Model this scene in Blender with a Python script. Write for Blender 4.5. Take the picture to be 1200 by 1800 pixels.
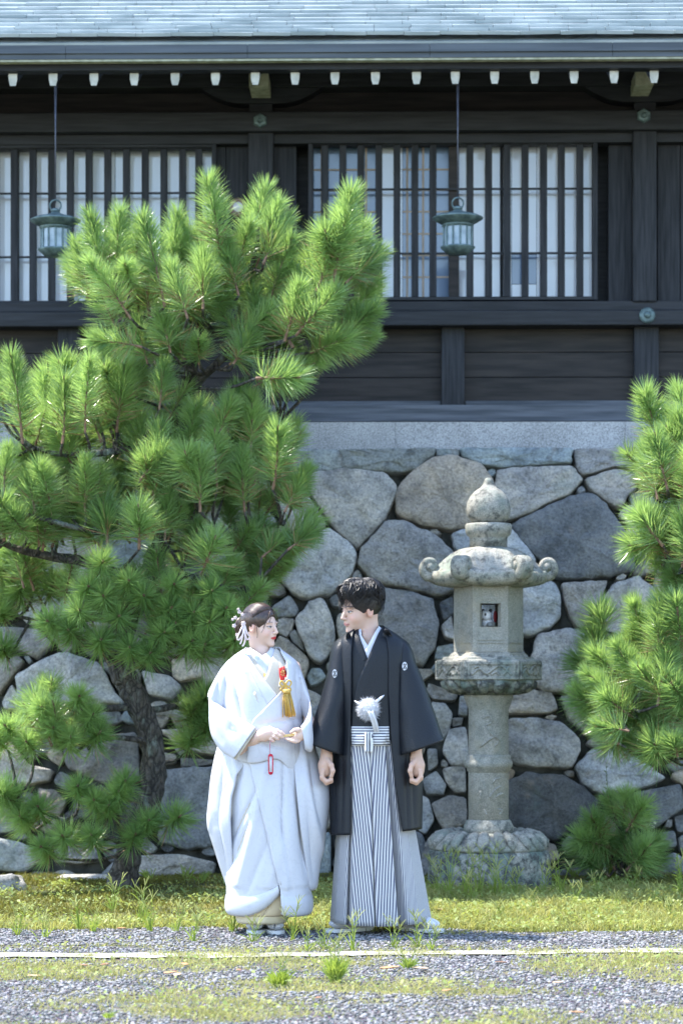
import bpy, bmesh, math, random
import numpy as np
from mathutils import Vector, Matrix, noise as mnoise
from mathutils.bvhtree import BVHTree

for _o in list(bpy.data.objects):
    bpy.data.objects.remove(_o, do_unlink=True)
SC = bpy.context.scene
COL = SC.collection
R = math.radians
random.seed(11)
RNG = np.random.default_rng(11)

# ------------------------------------------------------------------ camera
FPX, CAMH, HOR = 4250.0, 1.31, 1180.0          # focal length in photo pixels, eye height, horizon row
cam = bpy.data.cameras.new('camera')
cam.sensor_fit = 'VERTICAL'; cam.sensor_height = 36.0; cam.sensor_width = 24.0
cam.lens = FPX / 1800 * 36.0
cam.shift_y = (HOR - 900) / 1800
cam.clip_end = 600
cam.dof.use_dof = True; cam.dof.focus_distance = 12.0; cam.dof.aperture_fstop = 2.8
camo = bpy.data.objects.new('camera', cam); COL.objects.link(camo)
camo.location = (0, 0, CAMH); camo.rotation_euler = (R(90), 0, 0)
SC.camera = camo

# ------------------------------------------------------------------ world, sun, exposure
SUN = Vector((-0.42, 0.13, 0.90)).normalized()    # direction towards the sun
wd = bpy.data.worlds.new('World'); SC.world = wd; wd.use_nodes = True
nt = wd.node_tree; bg = nt.nodes['Background']
sky = nt.nodes.new('ShaderNodeTexSky'); sky.sky_type = 'NISHITA'; sky.sun_disc = False
sky.sun_elevation = math.asin(SUN.z)
sky.sun_rotation = math.atan2(SUN.x, SUN.y)
sky.altitude = 50; sky.air_density = 1.0; sky.dust_density = 0.7; sky.ozone_density = 1.0
nt.links.new(sky.outputs[0], bg.inputs[0]); bg.inputs[1].default_value = 0.15
sl = bpy.data.lights.new('sun', 'SUN'); sl.energy = 2.7; sl.angle = R(0.53); sl.color = (1.0, 0.95, 0.86)
so = bpy.data.objects.new('sun', sl); COL.objects.link(so)
so.rotation_euler = SUN.to_track_quat('Z', 'Y').to_euler(); so.location = (-6, 10, 14)
SC.view_settings.view_transform = 'Standard'; SC.view_settings.look = 'None'
SC.view_settings.gamma = 1.0; SC.view_settings.use_curve_mapping = False
SC.view_settings.exposure = 2.28

# ------------------------------------------------------------------ pixel -> place
def P(x, y, d):                      # photo pixel seen at distance d
    return Vector(((x - 600) / FPX * d, d, CAMH + (HOR - y) / FPX * d))
def G(x, y, z=0.0):                  # photo pixel on the ground (height z)
    d = FPX * (CAMH - z) / (y - HOR)
    return Vector(((x - 600) / FPX * d, d, z))

# ------------------------------------------------------------------ object helpers
def tag(o, label=None, cat=None, group=None, kind=None):
    if label: o['label'] = label
    if cat: o['category'] = cat
    if group: o['group'] = group
    if kind: o['kind'] = kind
    return o
def empty(name, loc, label=None, cat=None, group=None, rz=0.0):
    o = bpy.data.objects.new(name, None); COL.objects.link(o)
    o.location = loc; o.rotation_euler[2] = rz; o.empty_display_size = 0.1
    return tag(o, label, cat, group)
def mesh(name, v, f, uv=None, col=None, smooth=False):
    me = bpy.data.meshes.new(name)
    v = np.asarray(v, dtype=np.float32)
    if isinstance(f, np.ndarray):
        n, k = f.shape
        me.vertices.add(len(v)); me.vertices.foreach_set('co', v.ravel())
        me.loops.add(n * k); me.loops.foreach_set('vertex_index', f.ravel().astype(np.int32))
        me.polygons.add(n); me.polygons.foreach_set('loop_start', np.arange(0, n * k, k, dtype=np.int32))
        me.update(calc_edges=True); me.validate()
    else:
        me.from_pydata([tuple(p) for p in v], [], [tuple(q) for q in f]); me.update()
    if smooth: me.polygons.foreach_set('use_smooth', np.ones(len(me.polygons), dtype=bool))
    if uv is not None:
        L = me.uv_layers.new(name='UVMap'); idx = np.empty(len(me.loops), dtype=np.int32)
        me.loops.foreach_get('vertex_index', idx)
        L.data.foreach_set('uv', np.asarray(uv, dtype=np.float32)[idx].ravel())
    if col is not None:
        c = np.ones((len(v), 4), dtype=np.float32); c[:, :3] = col
        a = me.color_attributes.new('Col', 'FLOAT_COLOR', 'POINT'); a.data.foreach_set('color', c.ravel())
    return me
def obj(name, me, mat=None, parent=None, solid=0.0, bevel=0.0, world=True):
    o = bpy.data.objects.new(name, me); COL.objects.link(o)
    if mat is not None and len(me.materials) == 0: me.materials.append(mat)
    if parent is not None:
        o.parent = parent
        if world: o.location = -root_loc(parent)
    if bevel:
        m = o.modifiers.new('bevel', 'BEVEL'); m.width = bevel; m.segments = 2; m.limit_method = 'ANGLE'
    if solid:
        m = o.modifiers.new('solid', 'SOLIDIFY'); m.thickness = abs(solid); m.offset = 1 if solid > 0 else -1
    return o
def root_loc(p):
    return Vector(p.location) if p.parent is None else Vector((0, 0, 0))

class MB:                                    # collects shapes for ONE mesh
    def __init__(s): s.v = []; s.f = []
    def add(s, v, f):
        n = len(s.v); s.v += [tuple(p) for p in v]; s.f += [tuple(i + n for i in q) for q in f]; return s
    def box(s, a, b):
        x0, y0, z0 = a; x1, y1, z1 = b
        return s.add([(x0,y0,z0),(x1,y0,z0),(x1,y1,z0),(x0,y1,z0),(x0,y0,z1),(x1,y0,z1),(x1,y1,z1),(x0,y1,z1)],
                     [(0,3,2,1),(4,5,6,7),(0,1,5,4),(1,2,6,5),(2,3,7,6),(3,0,4,7)])
    def lathe(s, prof, c=(0,0,0), n=24, rot=0.0, poly=False, cap=True):
        c = Vector(c); v = []; f = []
        for r, z in prof:
            for i in range(n):
                a = rot + 2 * math.pi * i / n
                v.append((c.x + r * math.cos(a), c.y + r * math.sin(a), c.z + z))
        for j in range(len(prof) - 1):
            for i in range(n):
                k = (i + 1) % n
                f.append((j*n+i, j*n+k, (j+1)*n+k, (j+1)*n+i))
        if cap:
            f.append(tuple(range(n - 1, -1, -1))); f.append(tuple((len(prof)-1)*n + i for i in range(n)))
        return s.add(v, f)
    def tube(s, pts, rad, n=8, cap=True, flat=1.0):
        pts = [Vector(p) for p in pts]; v = []; f = []; up = Vector((0.13, 0.31, 0.94))
        for j, p in enumerate(pts):
            t = (pts[min(j+1, len(pts)-1)] - pts[max(j-1, 0)]).normalized()
            a = t.cross(up)
            if a.length < 1e-4: a = t.cross(Vector((1, 0, 0)))
            a.normalize(); b = t.cross(a).normalized()
            r = rad[j] if hasattr(rad, '__len__') else rad
            for i in range(n):
                w = 2 * math.pi * i / n
                v.append(p + a * (r * math.cos(w)) + b * (r * flat * math.sin(w)))
        for j in range(len(pts) - 1):
            for i in range(n):
                k = (i + 1) % n; f.append((j*n+i, j*n+k, (j+1)*n+k, (j+1)*n+i))
        if cap:
            f.append(tuple(range(n - 1, -1, -1))); f.append(tuple((len(pts)-1)*n + i for i in range(n)))
        return s.add(v, f)
    def build(s, name, mat, parent=None, smooth=False, **k):
        return obj(name, mesh(name, s.v, s.f, smooth=smooth), mat, parent, **k)

def catmull(pts, n):                         # smooth polyline through points, n samples per span
    pts = [np.array(p, dtype=float) for p in pts]; out = []
    for i in range(len(pts) - 1):
        p0 = pts[max(i-1, 0)]; p1 = pts[i]; p2 = pts[i+1]; p3 = pts[min(i+2, len(pts)-1)]
        for k in range(n):
            t = k / n
            out.append(0.5 * ((2*p1) + (p2-p0)*t + (2*p0-5*p1+4*p2-p3)*t*t + (3*p1-p0-3*p2+p3)*t**3))
    out.append(pts[-1]); return out

def vnoise(pts, scale, seed=0.0, octv=3):
    o = np.empty(len(pts))
    for i, p in enumerate(pts):
        o[i] = mnoise.fractal(Vector((p[0]*scale+seed, p[1]*scale+seed*1.7, p[2]*scale-seed)), 1.0, 2.0, octv)
    return o

# ------------------------------------------------------------------ materials
def lnk(t, a, b): t.links.new(a, b)
def new_mat(name):
    m = bpy.data.materials.new(name); m.use_nodes = True
    t = m.node_tree; b = t.nodes['Principled BSDF']; return m, t, b
def coords(t, scale=(1,1,1), kind='Object'):
    tc = t.nodes.new('ShaderNodeTexCoord'); mp = t.nodes.new('ShaderNodeMapping')
    mp.inputs['Scale'].default_value = scale; lnk(t, tc.outputs[kind], mp.inputs[0]); return mp.outputs[0]
def tex_noise(t, vec, scale, detail=5, rough=0.55, dist=0.0):
    n = t.nodes.new('ShaderNodeTexNoise'); n.inputs['Scale'].default_value = scale
    n.inputs['Detail'].default_value = detail; n.inputs['Roughness'].default_value = rough
    n.inputs['Distortion'].default_value = dist; lnk(t, vec, n.inputs['Vector']); return n.outputs['Fac']
def ramp(t, fac, stops):
    r = t.nodes.new('ShaderNodeValToRGB'); e = r.color_ramp.elements
    while len(e) < len(stops): e.new(0.5)
    for i, (p, c) in enumerate(stops):
        e[i].position = p; e[i].color = (c[0], c[1], c[2], 1) if hasattr(c, '__len__') else (c, c, c, 1)
    lnk(t, fac, r.inputs[0]); return r.outputs[0]
def mixc(t, fac, a, b, mode='MIX'):
    m = t.nodes.new('ShaderNodeMix'); m.data_type = 'RGBA'; m.blend_type = mode
    for s, v in ((0, fac), (6, a), (7, b)):
        if hasattr(v, 'is_linked') or hasattr(v, 'links'): lnk(t, v, m.inputs[s])
        elif s == 0: m.inputs[0].default_value = v
        else: m.inputs[s].default_value = (*v[:3], 1)
    return m.outputs[2]
def bump(t, b, h, strength=0.3, dist=0.01):
    n = t.nodes.new('ShaderNodeBump'); n.inputs['Strength'].default_value = strength
    n.inputs['Distance'].default_value = dist; lnk(t, h, n.inputs['Height']); lnk(t, n.outputs[0], b.inputs['Normal'])
def basic(name, c1, c2=None, scale=20, rough=0.7, stretch=(1,1,1), bmp=0.2, bscale=None, spec=0.4, metal=0.0, dist=0.005, lo=0.35, hi=0.65):
    m, t, b = new_mat(name); v = coords(t, stretch)
    c2 = c2 or c1
    n = tex_noise(t, v, scale); lnk(t, ramp(t, n, [(lo, c1), (hi, c2)]), b.inputs['Base Color'])
    b.inputs['Roughness'].default_value = rough; b.inputs['Specular IOR Level'].default_value = spec
    b.inputs['Metallic'].default_value = metal
    if bmp: bump(t, b, tex_noise(t, v, bscale or scale * 3), bmp, dist)
    return m
def vcol_mat(name, rough=0.5, sss=0.0, spec=0.4):
    m, t, b = new_mat(name); a = t.nodes.new('ShaderNodeVertexColor'); a.layer_name = 'Col'
    lnk(t, a.outputs[0], b.inputs['Base Color']); b.inputs['Roughness'].default_value = rough
    b.inputs['Specular IOR Level'].default_value = spec
    if sss:
        b.inputs['Subsurface Weight'].default_value = sss; b.inputs['Subsurface Radius'].default_value = (0.012, 0.005, 0.003)
    return m
def leaf_mat(name, c1, c2, scale, trans=0.35, rough=0.45, spec=0.5):
    m, t, b = new_mat(name); v = coords(t)
    oi = t.nodes.new('ShaderNodeObjectInfo')
    n = tex_noise(t, v, scale, 3)
    add = t.nodes.new('ShaderNodeMath'); add.operation = 'MULTIPLY_ADD'; lnk(t, oi.outputs['Random'], add.inputs[0])
    add.inputs[1].default_value = 0.35; lnk(t, n, add.inputs[2])
    c = ramp(t, add.outputs[0], [(0.4, c1), (0.95, c2)])
    lnk(t, c, b.inputs['Base Color']); b.inputs['Roughness'].default_value = rough; b.inputs['Specular IOR Level'].default_value = spec
    tr = t.nodes.new('ShaderNodeBsdfTranslucent'); lnk(t, mixc(t, 0.5, c, (c2[0]*1.5, c2[1]*1.5, c2[2]*0.8)), tr.inputs[0])
    mx = t.nodes.new('ShaderNodeMixShader'); mx.inputs[0].default_value = trans
    lnk(t, b.outputs[0], mx.inputs[1]); lnk(t, tr.outputs[0], mx.inputs[2])
    lnk(t, mx.outputs[0], t.nodes['Material Output'].inputs[0]); return m

WOOD = basic('dark_wood', (0.0075, 0.0088, 0.0115), (0.021, 0.023, 0.028), 5, 0.6, (1, 1, 9), 0.35, 14, 0.35)
WOODH = basic('dark_wood_horizontal', (0.0075, 0.0088, 0.0115), (0.021, 0.023, 0.028), 5, 0.6, (0.6, 1, 9), 0.35, 14, 0.35)
WOODV = basic('dark_wood_vertical', (0.008, 0.010, 0.0135), (0.028, 0.030, 0.036), 5, 0.65, (11, 11, 0.6), 0.35, 12, 0.3)
WOODB = basic('brown_board', (0.010, 0.0088, 0.0088), (0.030, 0.025, 0.023), 4, 0.6, (0.7, 1, 8), 0.35, 12, 0.3)
WOODG = basic('weathered_board', (0.05, 0.058, 0.07), (0.11, 0.12, 0.14), 4, 0.7, (0.5, 1, 8), 0.35, 12, 0.3)
FASCIA = basic('fascia_board', (0.045, 0.056, 0.068), (0.080, 0.096, 0.113), 3, 0.6, (0.4, 1, 10), 0.2, 10, 0.4)
PALEWOOD = basic('pale_painted_wood', (0.36, 0.37, 0.34), (0.56, 0.56, 0.52), 14, 0.8, bmp=0.1)
OLIVEWOOD = basic('olive_end_grain', (0.22, 0.23, 0.16), (0.40, 0.40, 0.30), 18, 0.8, bmp=0.1)
PAPER = basic('window_paper', (0.74, 0.79, 0.86), (0.82, 0.86, 0.92), 2, 0.85, bmp=0.0)
_b = PAPER.node_tree.nodes['Principled BSDF']; _b.inputs['Coat Weight'].default_value = 1.0; _b.inputs['Coat IOR'].default_value = 1.7; _b.inputs['Coat Roughness'].default_value = 0.06
PATINA = basic('bronze_patina', (0.055, 0.085, 0.09), (0.14, 0.20, 0.205), 22, 0.5, bmp=0.15, metal=0.35)
IRON = basic('dark_iron', (0.05, 0.055, 0.07), (0.09, 0.095, 0.12), 30, 0.5, bmp=0.1, metal=0.5)
SHINGLE = basic('copper_shingle', (0.22, 0.27, 0.29), (0.36, 0.41, 0.43), 6, 0.36, (0.5, 1, 1), 0.1, 30, 0.6)
def granite(name, tint=(1, 1, 1), dark=1.0):
    m, t, b = new_mat(name); v = coords(t)
    fine = tex_noise(t, v, 160, 2, 0.7); big = tex_noise(t, v, 3, 5)
    c = ramp(t, fine, [(0.36, tuple(0.20*k*dark for k in tint)), (0.5, tuple(0.40*k*dark for k in tint)), (0.66, tuple(0.56*k*dark for k in tint))])
    c = mixc(t, 1.0, c, ramp(t, big, [(0.3, (0.72, 0.72, 0.72)), (0.7, (1, 1, 1))]), 'MULTIPLY')
    lnk(t, c, b.inputs['Base Color']); b.inputs['Roughness'].default_value = 0.85
    bump(t, b, fine, 0.25, 0.004); return m
GRANITE = granite('dressed_granite')
def stone_mat(name, weather=0.5):
    m, t, b = new_mat(name); v = coords(t); oi = t.nodes.new('ShaderNodeObjectInfo')
    off = t.nodes.new('ShaderNodeVectorMath'); off.operation = 'ADD'; sc_ = t.nodes.new('ShaderNodeVectorMath'); sc_.operation = 'SCALE'
    cmb = t.nodes.new('ShaderNodeCombineXYZ')
    for i in range(3): lnk(t, oi.outputs['Random'], cmb.inputs[i])
    lnk(t, cmb.outputs[0], sc_.inputs[0]); sc_.inputs['Scale'].default_value = 40
    lnk(t, v, off.inputs[0]); lnk(t, sc_.outputs[0], off.inputs[1]); v = off.outputs[0]
    big = tex_noise(t, v, 3.2, 6, 0.6, 0.6); fine = tex_noise(t, v, 60, 6, 0.75); mid = tex_noise(t, v, 13, 6, 0.7)
    c = mixc(t, 1.0, oi.outputs['Color'], ramp(t, big, [(0.28, (0.40, 0.41, 0.42)), (0.46, (0.88, 0.87, 0.85)), (0.72, (1.30, 1.22, 1.08))]), 'MULTIPLY')
    c = mixc(t, 1.0, c, ramp(t, fine, [(0.33, (0.52, 0.52, 0.54)), (0.48, (0.95, 0.95, 0.95)), (0.66, (1.3, 1.3, 1.28))]), 'MULTIPLY')
    blot = ramp(t, mid, [(0.53, 0.0), (0.66, weather)])
    c = mixc(t, blot, c, (0.062, 0.066, 0.068))
    alg = ramp(t, tex_noise(t, v, 2.3, 4, 0.6), [(0.60, 0.0), (0.74, 0.45)]); c = mixc(t, alg, c, (0.15, 0.22, 0.19))
    warm = ramp(t, tex_noise(t, v, 5.1, 4, 0.6), [(0.62, 0.0), (0.74, 0.5)])
    c = mixc(t, warm, c, (0.30, 0.24, 0.18))
    lnk(t, c, b.inputs['Base Color']); b.inputs['Roughness'].default_value = 0.88
    add = t.nodes.new('ShaderNodeMath'); add.operation = 'MULTIPLY_ADD'; lnk(t, mid, add.inputs[0]); add.inputs[1].default_value = 2.0
    lnk(t, fine, add.inputs[2]); bump(t, b, add.outputs[0], 0.9, 0.024); return m
STONE = stone_mat('wall_stone')
# ------------------------------------------------------------------ ground
def ground_mat():
    m, t, b = new_mat('ground_gravel_and_soil'); v = coords(t)
    sep = t.nodes.new('ShaderNodeSeparateXYZ'); tc = t.nodes.new('ShaderNodeTexCoord'); lnk(t, tc.outputs['Object'], sep.inputs[0])
    vo = t.nodes.new('ShaderNodeTexVoronoi'); vo.inputs['Scale'].default_value = 70; lnk(t, v, vo.inputs['Vector'])
    fine = tex_noise(t, v, 90, 4, 0.7); big = tex_noise(t, v, 1.6, 5, 0.6)
    g = mixc(t, 0.55, ramp(t, fine, [(0.3, (0.06, 0.06, 0.065)), (0.7, (0.19, 0.185, 0.19))]), vo.outputs['Color'], 'MULTIPLY')
    g = mixc(t, ramp(t, big, [(0.45, 0.0), (0.6, 0.8)]), g, ramp(t, fine, [(0.3, (0.13, 0.125, 0.065)), (0.7, (0.24, 0.23, 0.11))]))
    soil = ramp(t, tex_noise(t, v, 9, 6, 0.7), [(0.35, (0.035, 0.036, 0.022)), (0.5, (0.075, 0.085, 0.032)), (0.62, (0.17, 0.155, 0.04)), (0.8, (0.07, 0.06, 0.04))])
    nn = t.nodes.new('ShaderNodeMath'); nn.operation = 'MULTIPLY_ADD'; lnk(t, big, nn.inputs[0]); nn.inputs[1].default_value = 0.7; lnk(t, sep.outputs[1], nn.inputs[2])
    f = t.nodes.new('ShaderNodeMapRange'); f.inputs['From Min'].default_value = 12.5; f.inputs['From Max'].default_value = 12.7; lnk(t, nn.outputs[0], f.inputs['Value'])
    c = mixc(t, f.outputs[0], g, soil)
    lnk(t, c, b.inputs['Base Color']); b.inputs['Roughness'].default_value = 0.95; b.inputs['Specular IOR Level'].default_value = 0.2
    bump(t, b, fine, 0.6, 0.02); return m
def gz(x, y):                                # gentle unevenness of the ground
    if y < 5 or y > 17 or abs(x) > 8: return 0.0
    k = 0.012 * mnoise.noise(Vector((x*1.3, y*1.3, 0.3)))
    if y > 12.3: k += min(1, (y-12.3)/0.5) * (0.02 + 0.025 * mnoise.noise(Vector((x*2.1+5, y*2.1, 1.3))))
    return k
mb = MB(); gx = [-300, -60, -15] + list(np.linspace(-8, 8, 90)) + [15, 60, 300]; gy = [-60, -10, 3] + list(np.linspace(5, 17, 80)) + [30, 80, 300]
for yy in gy:
    for xx in gx: mb.v.append((xx, yy, gz(xx, yy)))
nx = len(gx)
for j in range(len(gy) - 1):
    for i in range(nx - 1): mb.f.append((j*nx+i, j*nx+i+1, (j+1)*nx+i+1, (j+1)*nx+i))
ground = mb.build('ground', ground_mat(), smooth=True); tag(ground, kind='structure')

def blend_noise(x, y, s, o=0.0): return mnoise.fractal(Vector((x*s+o, y*s, o)), 1.0, 2.0, 4)
def path_edge(x): return 12.22 + 0.16 * mnoise.noise(Vector((x*1.7, 3.3, 0))) + 0.06 * mnoise.noise(Vector((x*7, 1.3, 0)))
def grassy(x, y):                            # 0..1, where plants grow on the gravel side
    g = 0.5 + 0.9 * blend_noise(x, y*1.6, 1.15, 4.0)
    if 10.4 < y < 11.5: g += 0.28 * (1 - abs(y-10.95)/0.55)
    if 11.5 < y < path_edge(x): g -= 0.5
    return g

# painted line: worn white strip lying on the gravel
def line_mat():
    m, t, b = new_mat('worn_white_paint'); v = coords(t)
    n = tex_noise(t, v, 6, 8, 0.75); fine = tex_noise(t, v, 80, 3, 0.7)
    c = mixc(t, ramp(t, n, [(0.50, 1.0), (0.60, 0.0)]), ramp(t, fine, [(0.3, (0.62, 0.63, 0.64)), (0.7, (0.80, 0.80, 0.80))]), (0.20, 0.195, 0.15))
    lnk(t, c, b.inputs['Base Color']); b.inputs['Roughness'].default_value = 0.9; bump(t, b, fine, 0.5, 0.008); return m
v = []; f = []
for i in range(161):
    x = -4 + 8 * i / 160; yc = 11.16 + 0.055 * x
    for s in (-1, 1):
        yy = yc + s * (0.075 + 0.05 * mnoise.noise(Vector((x*6, s*3.0, 0))))
        v.append((x, yy, gz(x, yy) + 0.009))
    if i: f.append((2*i-2, 2*i, 2*i+1, 2*i-1))
tag(obj('painted_line', mesh('painted_line', v, f), line_mat()), kind='structure')

# gravel: real pebbles in one object
ico = bmesh.new(); bmesh.ops.create_icosphere(ico, subdivisions=1, radius=1); ico.verts.ensure_lookup_table()
IV = np.array([q.co[:] for q in ico.verts]); IF = np.array([[q.index for q in fc.verts] for fc in ico.faces]); ico.free()
def scatter_pebbles(spots, name, mat, smin, smax):
    n = len(spots); s = smin + (smax - smin) * RNG.random(n)**2.2
    a = RNG.random((n, 3)) * 6.283
    V = IV[None] * (0.75 + 0.5 * RNG.random((n, len(IV), 1))) * (s[:, None, None] * np.stack([1 + 0*s, 0.75 + .3*RNG.random(n), 0.5 + .25*RNG.random(n)], 1)[:, None, :])
    c, q = np.cos(a[:, 0]), np.sin(a[:, 0]); x = V[..., 0]*c[:, None] - V[..., 1]*q[:, None]; y = V[..., 0]*q[:, None] + V[..., 1]*c[:, None]
    V = np.stack([x, y, V[..., 2]], -1) + np.array(spots)[:, None, :]
    F = (IF[None] + (np.arange(n) * len(IV))[:, None, None]).reshape(-1, 3)
    tone = 0.07 + 0.24 * RNG.random(n)**1.6
    tint = np.stack([tone * (0.94 + .16*RNG.random(n)), tone * (0.96+.08*RNG.random(n)), tone * (0.97 + .10*RNG.random(n))], 1)
    o = obj(name, mesh(name, V.reshape(-1, 3), F, col=np.repeat(tint, len(IV), 0)), mat); return tag(o, kind='stuff')
spots = []
while len(spots) < 44000:
    y = 8.2 + 4.3 * random.random()**0.9; x = (random.random()*2 - 1) * (0.16 * y + 0.5)
    if y > path_edge(x) + 0.03 or (abs(y - 11.16 - 0.055*x) < 0.085 and random.random() < 0.93): continue
    if random.random() < min(0.9, max(0, grassy(x, y) - 0.42) * 2.6): continue
    spots.append((x, y, gz(x, y) + 0.003))
gravel = scatter_pebbles(spots, 'gravel', vcol_mat('pebble', 0.8, spec=0.25), 0.0042, 0.0108)
tag(gravel, 'loose grey gravel pebbles along the path', 'gravel')

# grass: short blades, one mass
def blades(spots, hmin, hmax, wid, lean):
    n = len(spots); Pp = np.array(spots); h = hmin + (hmax - hmin) * RNG.random(n)**1.6
    a = RNG.random(n) * 6.283; ln = lean * h * RNG.random(n) * 1.6; b = RNG.random(n) * 6.283
    side = np.stack([np.cos(a), np.sin(a), 0*a], 1) * (wid * (0.6 + 0.8*RNG.random(n)))[:, None]
    ld = np.stack([np.cos(b), np.sin(b), 0*b], 1) * ln[:, None]; up = np.array([0, 0, 1.0])
    mid = Pp + ld*0.35 + up*(h*0.6)[:, None]; tip = Pp + ld + up*h[:, None]
    V = np.stack([Pp - side, Pp + side, mid + side*0.8, mid - side*0.8, tip], 1).reshape(-1, 3)
    k = (np.arange(n) * 5)[:, None]
    F = np.concatenate([k + np.array([0, 1, 2]), k + np.array([0, 2, 3]), k + np.array([3, 2, 4])], 0)
    return V, F
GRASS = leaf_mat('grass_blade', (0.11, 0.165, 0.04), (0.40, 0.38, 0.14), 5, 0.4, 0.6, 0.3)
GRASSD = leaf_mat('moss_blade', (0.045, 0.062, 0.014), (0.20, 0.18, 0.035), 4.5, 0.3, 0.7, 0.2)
sp1, sp2, sp3 = [], [], []
for _ in range(110000):
    y = 12.1 + 3.2 * random.random(); x = (random.random()*2 - 1) * (0.16 * y + 0.5)
    e = path_edge(x)
    if y < e: continue
    p = (x, y, gz(x, y))
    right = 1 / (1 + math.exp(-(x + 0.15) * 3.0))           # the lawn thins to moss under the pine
    dens = 0.55 + 0.8 * blend_noise(x, y, 1.8, 9)
    lush = right * max(0, min(1, (14.55 - y) / 0.25)) + (1-right) * max(0, min(1, (e + 0.45 - y) / 0.25))
    if random.random() < lush * min(1, dens + 0.3): sp1.append(p)
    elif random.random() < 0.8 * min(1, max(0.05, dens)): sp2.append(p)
for _ in range(9000):
    x = random.uniform(-2.4, 2.4); y = 11.16 + 0.055*x + random.gauss(0, 0.07)
    if blend_noise(x, y, 2.4, 2.0) > -0.02 + 0.10*(x > 0.4): sp3.append((x, y, gz(x, y)))
for _ in range(120000):
    y = 8.3 + 3.9 * random.random(); x = (random.random()*2 - 1) * (0.16 * y + 0.5)
    if y < path_edge(x) and random.random() < max(0, grassy(x, y) - 0.45) * 1.6: sp3.append((x, y, gz(x, y)))
V, F = blades(sp1, 0.012, 0.06, 0.0026, 1.3)
tag(obj('grass', mesh('grass', V, F), GRASS), 'bright short grass between the gravel path and stone lantern', 'grass', kind='stuff')
V, F = blades(sp2, 0.008, 0.03, 0.0035, 0.9)
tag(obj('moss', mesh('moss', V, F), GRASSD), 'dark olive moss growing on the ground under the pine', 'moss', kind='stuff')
V, F = blades(sp3, 0.006, 0.030, 0.0024, 1.3)
tag(obj('sparse_grass', mesh('sparse_grass', V, F), leaf_mat('dry_grass_blade', (0.16, 0.165, 0.05), (0.34, 0.33, 0.14), 2.5, 0.35, 0.7, 0.2)), 'sparse pale grass growing through the gravel', 'grass', kind='stuff')

# creeping broad-leaved plants in the lawn and at the edge of the gravel
def leaflets(spots, smin, smax, hmax):
    n = len(spots); Pp = np.array(spots); s = smin + (smax-smin)*RNG.random(n)**1.5; a = RNG.random(n)*6.283; tl = RNG.normal(0, 0.45, (n, 2))
    u = np.stack([np.cos(a), np.sin(a), tl[:, 0]], 1)*s[:, None]; w = np.stack([-np.sin(a), np.cos(a), tl[:, 1]], 1)*(s*0.62)[:, None]
    c = Pp + np.stack([0*a, 0*a, 0.004 + hmax*RNG.random(n)**1.4], 1); up = np.array([0, 0, 0.25])*s[:, None]
    V = np.stack([c-u, c-u*0.2-w, c+u*0.5-w*0.8+up, c+u, c+u*0.5+w*0.8+up, c-u*0.2+w], 1).reshape(-1, 3); k = (np.arange(n)*6)[:, None]
    return V, np.concatenate([k+np.array([0, 1, 2, 3]), k+np.array([0, 3, 4, 5])], 0)
sp4 = []
for _ in range(60000):
    y = 12.1 + 2.6*random.random(); x = (random.random()*2-1)*(0.16*y+0.5)
    if y < path_edge(x): continue
    if random.random() < max(0.03, 0.35 + 1.3*blend_noise(x, y, 3.3, 21) + 0.15*(x > 0) - (0.42 if x < -0.35 and y > path_edge(x) + 0.35 else 0)): sp4.append((x, y, gz(x, y)))
for _ in range(22000):
    y = 8.3 + 3.8*random.random(); x = (random.random()*2-1)*(0.16*y+0.5)
    if y < path_edge(x) and random.random() < max(0, grassy(x, y)-0.55)*1.1: sp4.append((x, y, gz(x, y)-0.003))
V, F = leaflets(sp4, 0.005, 0.013, 0.05)
tag(obj('ground_cover', mesh('ground_cover', V, F), leaf_mat('creeping_leaf', (0.10, 0.17, 0.045), (0.38, 0.42, 0.14), 4, 0.35, 0.55, 0.35)), 'small round-leaved creeping plants spread through the grass', 'ground cover', kind='stuff')

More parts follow.
